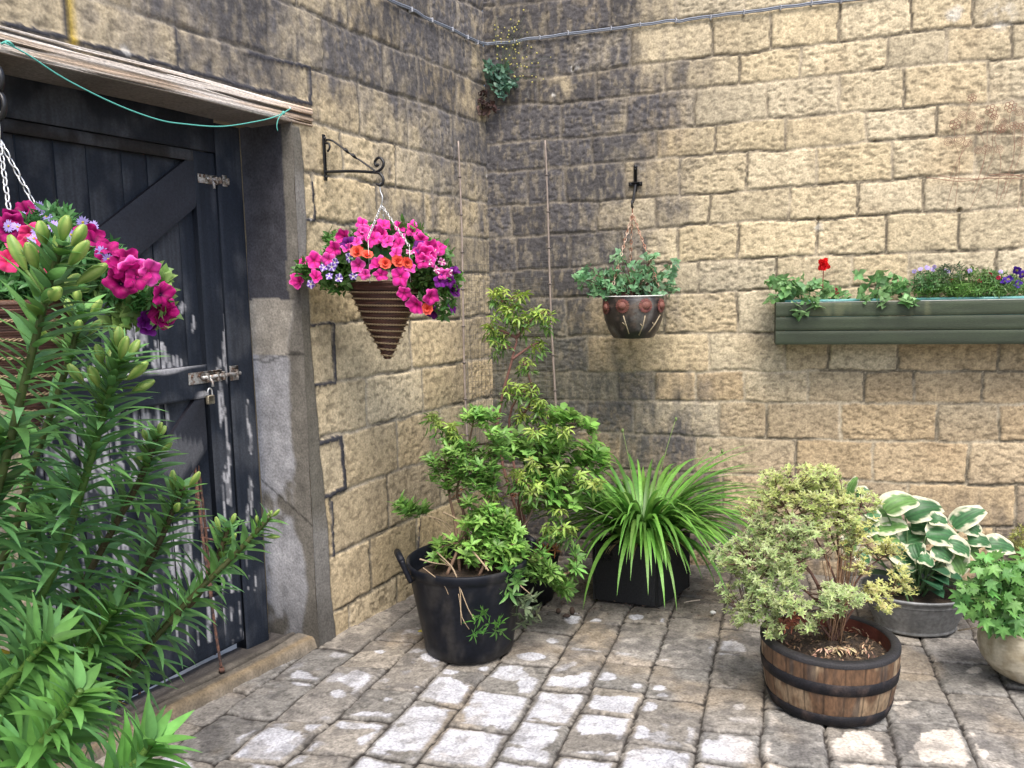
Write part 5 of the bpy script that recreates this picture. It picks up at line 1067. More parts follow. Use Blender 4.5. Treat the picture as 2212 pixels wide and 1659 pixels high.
mb.build('planter_box',mat('black_stone_planter',attr=True,rough=.75,ns=60,bs=160,na=.5,bump=.6),dl)
mb=MB(); mb.box(o+a2*.01+b2*.01,a2*(Wa-.02),b2*(Wb_-.02),Z*(hq-.03)); mb.build('soil',SOIL,dl)
cen3=o+a2*Wa/2+b2*Wb_/2+Z*(hq-.03); d3=dep(cen3)
n=400; th_=rs.rand(n)*6.283; r0=rs.rand(n)**.5*.12; D=np.stack([np.cos(th_),np.sin(th_),1.1+3.2*rs.rand(n)**1.1],1); P_=cen3+np.stack([np.cos(th_)*r0,np.sin(th_)*r0,0*r0],1); L=.40+.30*rs.rand(n)
toward=(D[:,1]>.3); L[toward]*=.78; up_m=np.arange(n)%3==1; D[up_m,2]=2.4+4.5*rs.rand(up_m.sum()); L[up_m]=.42+.26*rs.rand(up_m.sum()); L[(D[:,0]>.5)]*=1.05
mb=MB(); leaves(mb,P_,D,np.stack([-D[:,0]*.0-np.cos(th_)*.0+0*th_,0*th_,1+0*th_],1)*.5-np.stack([np.cos(th_),np.sin(th_),0*th_],1)*.8,L,.021+.012*rs.rand(n),'strap',curl=np.where(np.arange(n)%3==0,1.35,.75+.5*rs.rand(n))*1.0,fold=.35,nseg=10,col=vary((.12,.27,.05),n,.6))
m=26; th2=rs.rand(m)*6.283; leaves(mb,cen3+np.stack([np.cos(th2)*.05,np.sin(th2)*.05,0*th2],1),np.stack([np.cos(th2),np.sin(th2),1.2+0*th2],1),np.stack([-np.cos(th2),-np.sin(th2),.5+0*th2],1),.2,.014,'strap',curl=1.2,fold=.3,nseg=7,col=vary((.42,.34,.16),m,.3))
mb.build('strap_leaves',LEAF,dl)
mb=MB()
for (a,b) in[(1460,905),(1345,930),(1535,970),(1560,975)]: mb.tube(bez(cen3,mix(cen3,AT(a,b,d3),.5)+Z*.06,AT(a,b,d3),9),[.003,.0016],5,C=A([.16,.22,.08])); mb.blob(AT(a,b,d3),.007,A([.14,.2,.07]),(1,1,1.6),6,.3)
mb.tube([E5(1480,765,.3),E5(1600,800,.3),E5(1760,870,.3)],.0025,5,C=A([.4,.36,.3])); mb.build('flower_stalks',BARK,dl)

# ---- half barrel with variegated shrub
c=gpos(1787,1508); H=0; rb=rad_at(238,c); rm=rad_at(279,c); Hb=zat(c,1374)-c[2]; db=dep(c)
bar=thing('barrel_shrub',c,'cream-variegated small-leaved shrub in a cut-down oak half barrel with black iron hoops','potted shrub')
ns=22
def brad(t): return rb+(rm-rb)*(1-(1-t)**2)**.8*1.0
def stave(r,z,t):
    k=(t/6.283*ns)%1; sid_=int(t/6.283*ns); rr=random.Random(sid_); b=A([.115,.062,.032])*(.88+.2*rr.random()); g=float(fbm(A([t*26.]),A([z*12.]),4,5)[0]); g2=float(fbm(A([t*6.]),A([z*14.]),3,15)[0]); g3=float(fbm(A([t*9.]),A([z*5.+3]),3,25)[0])
    b=b*(.45+1.1*g); b=mix(b,A([.36,.27,.17]),.75*float(sstep(.5,.72,g2))*(.5+z/Hb*.5)); b=mix(b,A([.045,.035,.03]),.7*float(sstep(.52,.7,g3)))
    if k<.025 or k>.975: b=b*.4
    return b
mb=MB(); N_=40; pr=[(brad(i/N_),Hb*i/N_) for i in range(N_+1)]; seg=ns*14
V=[];Cc=[]
for (r,z) in pr:
    for k in range(seg):
        t=2*math.pi*k/seg; f=(t/6.283*ns)%1; dr=-.0015 if (f<.03 or f>.97) else .0008*math.sin(f*math.pi); V.append(c+A([math.cos(t)*(r+dr),math.sin(t)*(r+dr),z])); Cc.append(stave(r,z,t))
mb.add(V,[(i*seg+k,i*seg+(k+1)%seg,(i+1)*seg+(k+1)%seg,(i+1)*seg+k) for i in range(N_) for k in range(seg)],Cc); mb.lathe([(.001,.003),(rb,.0)],c,40,C=A([.05,.04,.03])); 
mb.build('barrel_staves',mat('oak_staves',attr=True,rough=.6,ns=30,bs=120,na=.4,bump=.4,stretch=(1,1,.35)),bar)
def rimc(r,z,t): g=float(fbm(A([t*12.]),A([r*40.]),3,9)[0]); return A([.014,.013,.015])*(.5+1.1*g)
mb=MB(); mb.lathe([(brad(1)+.002,Hb-.012),(brad(1)+.002,Hb),(brad(1)-.004,Hb+.005),(brad(1)-.028,Hb+.005),(brad(1)-.031,Hb-.002)],c,96,C=rimc); mb.build('rim',mat('charred_rim',attr=True,rough=.7,ns=60,na=.5,bump=.5),bar)
mb=MB(); mb.lathe([(brad(1)-.031,Hb-.001),(brad(1)-.034,Hb-.05),(brad(1)-.036,Hb-.09)],c,64,C=lambda r,z,t:A([.11,.035,.025])*(.5+float(fbm(A([t*10.]),A([z*40.]),3,2)[0]))); mb.build('inner_lining',mat('wet_oak',attr=True,rough=.35,ns=40,na=.3,bump=.2),bar)
def hoop(a,b,lab):
    def hc(r,z,t): g=float(fbm(A([t*7.]),A([z*30.]),4,33)[0]); return mix(A([.009,.009,.012]),A([.045,.032,.028]),.8*float(sstep(.5,.75,g)))*(.7+.5*g)
    mb=MB(); mb.lathe([(brad(a)-.002,Hb*a),(brad(a)+.0035,Hb*a+.001),(brad((a+b)/2)+.004,Hb*(a+b)/2),(brad(b)+.0035,Hb*b-.001),(brad(b)-.002,Hb*b)],c,120,C=hc); q=mb.build('iron_hoop',mat('old_hoop',attr=True,rough=.7,ns=40,bs=140,na=.45,bump=.4,spec=.25),bar)
hoop(.005,.19,''); hoop(.52,.70,'')
mb=MB()
V=[];n=40;m=60
for i in range(n):
    for k in range(m):
        r=(brad(1)-.034)*i/(n-1); t=6.283*k/m; V.append(c+A([math.cos(t)*r,math.sin(t)*r,Hb-.055+.012*float(fbm(A([math.cos(t)*r*30]),A([math.sin(t)*r*30]),3,3)[0])+.03*(1-r/.2)]))
mb.add(V,[(i*m+k,i*m+(k+1)%m,(i+1)*m+(k+1)%m,(i+1)*m+k) for i in range(n-1) for k in range(m)],A([.03,.02,.015])); mb.build('soil',SOIL,bar)
sc_=c+Z*(Hb-.03)
mb=MB(); n=260; t=rs.rand(n)*6.283; r=np.sqrt(rs.rand(n))*(brad(1)-.05); P=sc_+np.stack([np.cos(t)*r,np.sin(t)*r,0*r+.004+.012*rs.rand(n)],1); leaves(mb,P,rdir(n)*A([1,1,.25]),A([0,0,1.])+.4*rs.normal(size=(n,3)),.022,.008,curl=.5,fold=.4,nseg=2,col=vary((.16,.10,.06),n,.7)); 
tag(mb.build('leaf_litter',MATS['dry_leaf'],bar),None,None,None,'stuff'); mb=MB(); n=60; P=A([AT(1475+1040/3+rs.normal()*22,921.7+1390/3+rs.normal()*5,db-.10) for _ in range(n)]); P[:,2]=sc_[2]+.012+.01*rs.rand(n); leaves(mb,P,rdir(n)*A([1,1,.2]),A([0,0,1.])+.4*rs.normal(size=(n,3)),.03,.007,curl=.4,fold=.4,nseg=2,col=vary((.48,.34,.22),n,.4)); tag(mb.build('bark_chips',MATS['dry_leaf'],bar),None,None,None,'stuff')
z6=lambda a,b:(1475+a/3,921.7+b/3)
vb=[(1020,720,90,60,22,.0),(1090,860,70,60,16,.02),(900,640,70,50,16,-.04),(700,440,150,70,40,.02),(900,420,120,60,30,.02),(620,720,110,70,30,.0),(480,650,60,60,18,0),(740,760,60,60,18,-.05),(600,900,90,60,30,-.06),(480,1050,70,60,20,0),(800,330,170,70,62,.0),(650,400,130,80,52,.0),(900,320,90,60,30,-.03),(560,330,50,40,14,0),(980,400,70,60,24,.04),(540,470,60,60,22,0),(420,520,60,50,18,.03),(1180,480,80,60,26,.05),(1000,560,120,80,46,-.03),(860,480,110,60,40,-.06),(700,520,90,60,30,-.03),(560,620,80,60,26,0),(500,760,90,70,32,-.03),(380,750,60,40,16,0),(290,830,90,60,30,0),(330,900,80,40,20,0),(430,900,90,60,34,-.05),(760,640,120,50,34,-.10),(820,700,60,50,16,-.12),(860,810,50,30,10,-.12),(640,850,120,80,44,-.10),(700,950,80,60,30,-.12),(560,1000,120,80,42,-.08),(400,1000,60,40,14,0),(280,1080,50,60,14,.02),(340,1190,50,40,10,0),(390,1230,60,50,14,-.02),(520,1140,100,80,34,-.08),(640,1080,120,80,42,-.12),(700,1170,90,50,24,-.13),(540,1250,80,50,18,-.06),(600,1330,50,40,12,-.09),(800,1300,60,40,12,-.10),
 (1040,1100,120,60,46,-.14),(960,1060,60,40,14,-.12),(920,1180,90,60,22,-.14),(1090,700,80,70,20,0),(1270,770,100,50,26,.04),(1350,800,70,40,14,.04),(1400,930,50,60,16,.03),(1420,1010,50,40,12,.0),(1300,1050,110,40,30,-.03),(1200,1080,60,40,12,-.05),(1480,1050,35,30,7,.0),(1320,1150,60,40,14,-.05),(1180,640,70,60,16,.0),(1100,600,60,50,16,-.03),(1160,920,60,30,8,0),(900,600,60,50,18,-.08),(1050,480,70,50,22,-.02)]
sun_t=lambda T_:0
mb=MB(); tips=[]; 
for i,b in enumerate(vb):
    T_=blobs([(*z6(b[0],b[1]),b[2]/3*1.28,b[3]/3*1.3,int(b[4]*1.55),b[5])],db,.075); tips.append(T_)
    yel=1 if b[0]>1080 and b[1]>600 else 0; up_=1 if b[1]<620 else 0
    base=(.40,.42,.12) if yel else ((.36,.43,.12) if up_ else (.27,.37,.12)); ed=(.70,.68,.38) if yel else ((.72,.72,.42) if up_ else (.68,.70,.44))
    ax=nrm(nrm(T_-sc_)*.6+Z*.7+rdir(len(T_))*.6+.4*nrm(CAM-T_)); whorl(mb,T_,ax,6,.019,.0070,'lance',base,spread=1.05,droop=.25,edge=ed,ew=.62,cv=.3,nseg=3,back=.008)
mb.build('foliage',LEAF,bar)
T_=np.concatenate(tips); wb=MB(); E6=lambda a,b,dd=0: AT(*z6(a,b),db+dd); s0=sc_+A([.0,.02,0]); s0=E6(985,1290,-.02)
s0[2]=sc_[2]
mains=[[s0,E6(1000,1050),E6(900,800),E6(790,600),E6(700,420)],[s0,E6(1030,950,.02),E6(960,700,.02),E6(900,450,.02)],[s0,E6(1080,950,.03),E6(1090,780,.04),E6(1150,520,.05)],[s0,E6(900,1080,-.04),E6(780,880,-.06),E6(560,700,-.03)],[s0,E6(880,1150,-.06),E6(700,1000,-.08),E6(450,860,-.04)],[s0,E6(800,1200,-.07),E6(600,1180,-.07),E6(400,1180,-.0)],[s0,E6(1100,1050),E6(1220,900,.03),E6(1340,820,.04)],[s0,E6(1130,1150,-.02),E6(1300,1080,-.02),E6(1440,1020,0)],[s0,E6(1010,900,0),E6(1000,650,0),E6(1020,480,0)],[s0,E6(860,1000,-.06),E6(740,850,-.1),E6(700,600,-.04),E6(600,420,0)]]
twigs(wb,T_,s0,mains,3,.0013,A([.11,.060,.045]),mr=.0048); 
for k in range(26):
    q=E6(900+rs.rand()*250,650+rs.rand()*250,rs.rand()*.1-.05); wb.tube(bez(s0+A([rs.normal()*.02,rs.normal()*.02,0]),mix(s0,q,.6)+A([0,-.02,0]),q,6),[.0020,.0010],5,C=A([.20,.12,.07])*(.6+.8*rs.rand()))
wb.build('branches',BARK,bar)
mb=MB(); tp=blobs([(*z6(690,1270),18,14,12)],db-.12,.03); whorl(mb,tp,nrm(rdir(len(tp),.3)),5,.03,.011,'lance',(.20,.065,.035),spread=1.,cv=.4); tag(mb.build('dead_leaves',MATS['dry_leaf'],bar),'russet dead leaves low on the left of the shrub')
def hosta_leaf(mb,p,d,n_,L,W,co,ed,mw,curl,wave):
    d=nrm(d); s_=nrm(np.cross(d,n_)); n_=nrm(np.cross(s_,d)); ks=np.linspace(-1,1,17); ts=np.linspace(0,1,18); V=[];C=[]; ph=rs.rand()*6; tw=rs.normal()*.25
    for t in ts:
        w_=.02+W/2*float(PROF['ovate'](A([t*.985+.004]))[0]); a=curl*1.6*t; c_=p+d*L*math.sin(a)/(curl*1.6)-n_*L*(1-math.cos(a))/(curl*1.6)
        for k in ks:
            rib=.0035*abs(math.sin(k*9.4))*math.sin(math.pi*t)**.5; wv=wave*W*abs(k)**2*math.sin(t*11+ph+(2 if k>0 else 0)); sd=s_*math.cos(tw*t)+n_*math.sin(tw*t)
            V.append(c_+sd*(k*w_)+n_*(.22*abs(k)*w_+wv+rib)); e_=abs(k)+.5*(float(vnoise(A([k*4+ph*9]),A([t*9+ph]),5)[0])-.5)+(.35 if t>.93 else 0)
            q=sstep(mw-.06,mw+.06,e_); g=co*(1+.25*math.sin(k*18.8))*(.85+.35*float(vnoise(A([k*3+ph]),A([t*5+ph*3]),8)[0])); C.append(mix(g,A(ed),float(q)))
    m=len(ks); mb.add(V,[(i*m+j,i*m+j+1,(i+1)*m+j+1,(i+1)*m+j) for i in range(len(ts)-1) for j in range(m-1)],C)
# ---- galvanised tub with hosta
c=gpos(1976,1349); dg=dep(c); rb=rad_at(150,c); rt=rad_at(205,c); zg=zat(c,1270)-c[2]
gt=thing('hosta_tub',c,'white-edged hosta with broad drooping leaves in an old galvanised metal tub','potted plant')
def gc(r,z,t): g=float(fbm(A([t*4.]),A([z*14.]),4,6)[0]); g2=float(fbm(A([t*16.]),A([z*50.]),3,16)[0]); return mix(A([.15,.155,.16]),A([.27,.275,.275]),g)*(.65+.6*g2)
mb=MB(); mb.lathe([(.001,.006),(rb*.97,.004),(rb,.0),(rb*1.015,.006),(rb*1.0,.012)]+[(mix(rb,rt,t),mix(.014,zg-.01,t)) for t in np.linspace(0,1,24)]+[(rt*1.02,zg-.008),(rt*1.03,zg),(rt*1.01,zg+.006),(rt*.985,zg),(rt*.97,zg-.03)],c,80,C=gc,sx=1.1,sy=.9); mb.build('tub_body',mat('old_zinc',attr=True,rough=.55,ns=20,bs=70,na=.3,bump=.15,metal=.35),gt)
mb=MB(); mb.lathe([(rt*.97,zg-.03),(.001,zg-.02)],c,32,sx=1.1,sy=.9,C=A([.02,.015,.01])); mb.build('soil',SOIL,gt)
hl_=[((1310,545),(1515,408),.44),((1440,580),(1682,480),.48),((1755,650),(1942,520),.36),((1090,470),(1098,338),.25),((1120,450),(1185,395),.3),((1578,708),(1852,712),.46),((1255,672),(1455,618),.34),((1580,700),(1350,740),.36),((1955,770),(2165,765),.40),((1740,830),(1840,960),.62),((1530,850),(1640,880),.55),((1340,800),(1525,888),.42),((1180,640),(1245,590),.45),((1200,560),(1275,590),.5),((1790,1080),(1885,1235),.45),((1260,590),(1420,560),.55),((1600,600),(1720,600),.4),((1480,650),(1640,655),.4),((1230,720),(1415,720),.3),((1830,640),(1935,690),.5),((1150,680),(1250,630),.5),((1100,600),(1170,690),.45),((1500,760),(1530,860),.45),((1720,760),(1900,800),.35),((1800,770),(1990,860),.35),((1130,820),(1225,870),.5),((1620,780),(1760,860),.45),((1100,720),(1060,820),.45),((1850,740),(2010,720),.3)]
mb=MB(); wb=MB(); crown=c+Z*(zg-.02)
for i,(a,b,wr) in enumerate(hl_):
    dd=dg-.10+.12*((i*37)%10)/10-(.06 if a[1]>700 else 0); p=AT(*z6(*a),dd+.02); q=AT(*z6(*b),dd-.02); L=np.linalg.norm(q-p)*1.12; n_=nrm(nrm(CAM-p)*.8+Z*.75+A([rs.normal()*.25,0,0]))
    co=A([.06,.17,.065]) if i%3 else A([.17,.33,.10]); hosta_leaf(mb,p,q-p+n_*L*.15,n_,L*.92,L*wr*1.15,co*(.8+.4*rs.rand()),(.68,.68,.50),.50+.3*rs.rand(),.35+.5*rs.rand(),.05)
    wb.tube(bez(crown+A([rs.normal()*.05,rs.normal()*.04,0]),mix(crown,p,.5)+Z*.05,p,7),[.005,.003],6,C=A([.16,.28,.12]))
for i in range(22):
    t=rs.rand()*6.283; p=crown+A([math.cos(t)*.09,math.sin(t)*.07,.03+.10*rs.rand()]); d=A([math.cos(t),math.sin(t),.5]); leaves(mb,[p],[d],[[-math.cos(t)*.3,-math.sin(t)*.3,1]],.13,.085,'ovate',curl=.5,fold=.2,nseg=6,col=[A([.04,.12,.06])],edge=(.5,.55,.35) if i%2 else None,ew=.8,wave=.03)
mb.build('leaves',LEAF,gt); wb.build('leaf_stalks',LEAF,gt)
# ---- cream pot at the right edge
c=gpos(2238,1462); dc=dep(c); R_=rad_at(228,c); hz_=zat(c,1350)-c[2]
cp_=thing('cream_pot_plant',c,'bushy plant with maple-like green leaves in a round cream glazed pot at the right edge','potted plant')
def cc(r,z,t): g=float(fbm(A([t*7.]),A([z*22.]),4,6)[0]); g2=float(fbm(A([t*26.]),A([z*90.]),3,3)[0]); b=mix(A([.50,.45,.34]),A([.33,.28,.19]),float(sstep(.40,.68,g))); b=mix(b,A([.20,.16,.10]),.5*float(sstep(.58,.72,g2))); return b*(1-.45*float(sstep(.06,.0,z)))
k_=np.linspace(0,1,30); pr=[(R_*np.interp(t,[0,.06,.15,.35,.6,.85,1],[.52,.66,.80,.95,1.0,.985,.955]),hz_*t) for t in k_]; mb=MB(); mb.lathe([(.001,.003)]+pr+[(R_*.97,hz_+.008),(R_*.93,hz_+.010),(R_*.89,hz_),(R_*.88,hz_-.03)],c,72,C=cc); mb.build('pot_body',mat('cream_glaze',attr=True,rough=.45,ns=40,bs=110,na=.14,bump=.15),cp_)
mb=MB(); mb.lathe([(R_*.88,hz_-.02),(.001,hz_-.01)],c,32,C=A([.02,.015,.01])); mb.build('soil',SOIL,cp_)
maple=[]
for k in range(5):
    a0=math.pi/2+(k-2)*.95; L_=[.62,.85,1.0,.85,.62][k]*.62
    for da,rr in((-.42,.50),(-.24,.66),(-.10,.86),(0,1.0),(.10,.86),(.24,.66)): maple.append((math.cos(a0+da)*-L_*rr,.35+math.sin(a0+da)*L_*rr))
maple.append((-.05,.05)); maple.append((.05,.05))
T_=blobs([(*z6(2000,900),40,22,26),(*z6(1850,1050),24,26,18),(*z6(1930,1150),30,24,18),(*z6(2080,1000),50,40,60),(*z6(2100,1180),50,34,54),(*z6(2180,1100),40,60,50),(*z6(2020,1080),40,40,40),(*z6(1850,1120),16,14,7),(*z6(2080,1290),44,12,16),(*z6(2060,880),40,14,18),(*z6(2330,1050),60,70,70),(*z6(2250,900),50,30,36)],dc-.08,.13)
n=len(T_); nn=nrm(rdir(n,.9)*.7+1.0*nrm(CAM-T_)); dd=nrm(np.cross(nn,rdir(n))+A([0,0,-.5])); mb=MB(); fanleaf(mb,T_,dd,nn,.042+.03*rs.rand(n),maple,vary((.13,.30,.075),n,.35),cup=.35); mb.build('foliage',LEAF,cp_)
wb=MB(); 
for p in T_[::4]: wb.tube(bez(c+Z*hz_+A([rs.normal()*.03,rs.normal()*.03,0]),mix(c+Z*(hz_+.05),p,.5)+Z*.04,p,6),[.002,.0012],5,C=A([.16,.2,.08]))
wb.tube([AT(*z6(1785,1320),dc-.02),AT(*z6(1930,1298),dc-.08),AT(*z6(2020,1290),dc-.05)],.003,5,C=A([.35,.28,.2])); wb.build('stems',BARK,cp_)
# ---- pale weed at the foot of the wall
p=WR(2215,1205,.08); p[2]=gz(p[0],p[1]); wz_=thing('foot_weed',p,'yellowish feathery weed at the foot of the back wall, at the right edge','weed')
T_=blobs([(2205,1160,22,24,60),(2225,1190,25,20,40),(2195,1185,12,14,14)],dep(p)-.02,.05); mb=MB(); whorl(mb,T_,nrm(rdir(len(T_),.8)),5,.02,.005,'lance',(.26,.27,.08),spread=.9,cv=.4); mb.build('foliage',LEAF,wz_)
mb=MB(); 
for q in T_[::5]: mb.tube(bez(p,mix(p,q,.5)+Z*.02,q,5),.0012,4,C=A([.2,.2,.08]))
mb.build('stems',LEAF,wz_)
# =================================================================== things near the door
zL=lambda a,b:(230.4+a/2.402,806.5+b/2.402)
F1=gpos(480,1464); F1=F1+Z*.025; dF=dep(F1); F2=gpos(487,1412)+Z*.02; F3=gpos(303,1512)+Z*.02; F4=gpos(465,1425)+Z*.02; dG=dep(F2)
ps=thing('plant_support',(F1+F3)/2,'rusty wrought-iron plant support with curled scrolls standing on the doorstep','plant support')
apex=AT(*zL(415,150),dF+.05)
def rod(pl,r=.0055): mb=MB(); mb.tube(curve(pl,20),r,8); return mb.build('rod',RUST,ps)
rod([F1,AT(*zL(560,1300),dF),AT(*zL(505,900),dF),AT(*zL(460,500),dF+.02),AT(*zL(430,300),dF+.04),apex])
rod([F4,AT(*zL(540,1100),dF+.10),AT(*zL(490,600),dF+.06),AT(*zL(440,280),dF+.05),apex]); rod([F2,AT(*zL(590,1200),dG),AT(*zL(520,750),dG-.03),AT(*zL(450,300),dG-.1),apex])
rod([F3,AT(225,1200,dF),AT(250,980,dF+.02),AT(300,880,dF+.04)])
m_=MB(); m_.tube([F1-Z*.002,F1+Z*.012],[.012,.010],8); m_.build('foot',RUST,ps)
def scroll(a,b,r,ph,turn=1.3,dd=.04,sg=1):
    cc_=AT(*zL(a,b),dF+dd); R0_=r/2.402/F*dF; e1_=nrm(A([1,.35,0])); mb=MB(); mb.tube([cc_+(e1_*math.cos(ph+sg*t)+Z*math.sin(ph+sg*t))*R0_*(1-.45*t/(turn*6.283)) for t in np.linspace(0,turn*6.283,34)],.0038,6); mb.build('scroll',RUST,ps)
scroll(160,235,48,0,.9); scroll(258,225,46,3.1,.9,sg=-1); scroll(340,380,52,.4,.8); scroll(310,400,40,2.5,.9); scroll(335,490,45,1.2,1.1); scroll(395,330,30,4.2,.8)
for pl in([(300,500),(330,440),(380,422),(425,460),(455,560),(470,700)],[(412,200),(370,270),(320,340),(290,395)],[(470,240),(430,310),(380,380),(335,450)],[(500,805),(555,800)],[(490,850),(560,865)]):
    mb=MB(); mb.tube(curve([AT(*zL(a,b),dF+.04) for a,b in pl],14),.0038,6); mb.build('curved_bar',RUST,ps)
TC=mat('terracotta',attr=True,rough=.85,ns=30,bs=90,na=.25,bump=.25)
for (x,y,wd,lab,tl) in((352,1352,92,'terracotta flower pot with its rim half hidden by lily leaves beside the dark door',0),(412,1372,70,'smaller terracotta flower pot behind the plant support, close to the door frame',0)):
    c=gpos(x,y+50)+Z*.02; r=rad_at(wd,c); h_=zat(c,y-80)-c[2]; t_=thing('terracotta_pot',c,lab,'flower pot','terracotta pots by the door'); mb=MB()
    tcf=lambda r_,z_,t2: A([.42,.13,.065])*(.7+.6*float(fbm(A([t2*5.]),A([z_*20.]),3,2)[0])); mb.lathe([(.001,0),(r*.62,0),(r*.84,h_*.72)],c,40,C=tcf); mb.lathe([(r*.84,h_*.7),(r*.80,h_*.5),(.001,h_*.45)],c,40,C=A([.06,.03,.02])); mb.build('pot_body',TC,t_)
    mb=MB(); mb.lathe([(r*.86,h_*.70),(r*.97,h_*.71),(r,h_*.98),(r*.97,h_),(r*.88,h_),(r*.84,h_*.7)],c,40,C=tcf); mb.build('rim',TC,t_)
# small things on the setts
DB=mat('debris',attr=True,rough=.8,ns=80,na=.4,bump=.5)
for i,(x,y,r,col_,lab,cat,sq) in enumerate([(1206,1322,.011,(.05,.03,.02),'small dark brown clod, left of the white splash behind the black tub','clod',(1,.8,1.1)),(1236,1322,.014,(.05,.03,.02),'largest dark brown clod, lying on the white splash','clod',(.9,.8,1.3)),(1224,1333,.012,(.045,.028,.02),'dark brown clod at the front edge of the white splash','clod',(1.5,.8,.7)),(1216,1303,.010,(.06,.045,.035),'dark clod farthest back, near the daylily planter','clod',(1.3,.9,.7)),(1540,1326,.011,(.5,.5,.47),'white pebble on the setts between daylily and variegated shrub','pebble',(1.3,.8,.8))]):
    p=gpos(x,y)+Z*.004; mb=MB(); mb.blob(p,r,A(col_),sq,10,.3); tag(mb.build('clod' if cat=='clod' else 'pebble',DB,origin=p),lab,cat)
for x,y,col_,L_,lab in((897,1300,(.40,.12,.05),.035,'dry orange leaf at the foot of the left-hand wall'),(902,1371,(.42,.38,.08),.04,'yellowing fallen leaf beside the black tub')):
    p=gpos(x,y)+Z*.012; mb=MB(); leaves(mb,[p],[[1,.2,.05]],[[.1,-.3,1]],L_,.016,curl=.4,fold=.3,nseg=5,col=[col_]); tag(mb.build('fallen_leaf',MATS['dry_leaf'],origin=p),lab,'leaf')
p0=gpos(1478,1308)+Z*.012; p1=gpos(1512,1303)+Z*.014; mb=MB(); mb.tube([p0,mix(p0,p1,.5)+Z*.002,p1],.0028,6,C=A([.42,.36,.3])); tag(mb.build('twig',BARK,origin=p0),'pale bare twig on the setts just right of the daylily','twig')
# loose crumbs of soil and leaf litter in the shaded strip along the wall
mb=MB(); n=420
for k in range(n):
    x=1180+rs.rand()*560; y=1262+rs.rand()**1.5*70+(x>1450)*12; q=gpos(x,y)
    if ((q-CN)@nR)<.02: continue
    mb.blob(q+Z*.006,.0016+.003*rs.rand(),vary((.07,.05,.04),1,.6)[0],(1.3,1,.6),5,.5)
tag(mb.build('soil_crumbs',DB),'scattered soil crumbs and litter on the setts along the back wall','litter',None,'stuff')

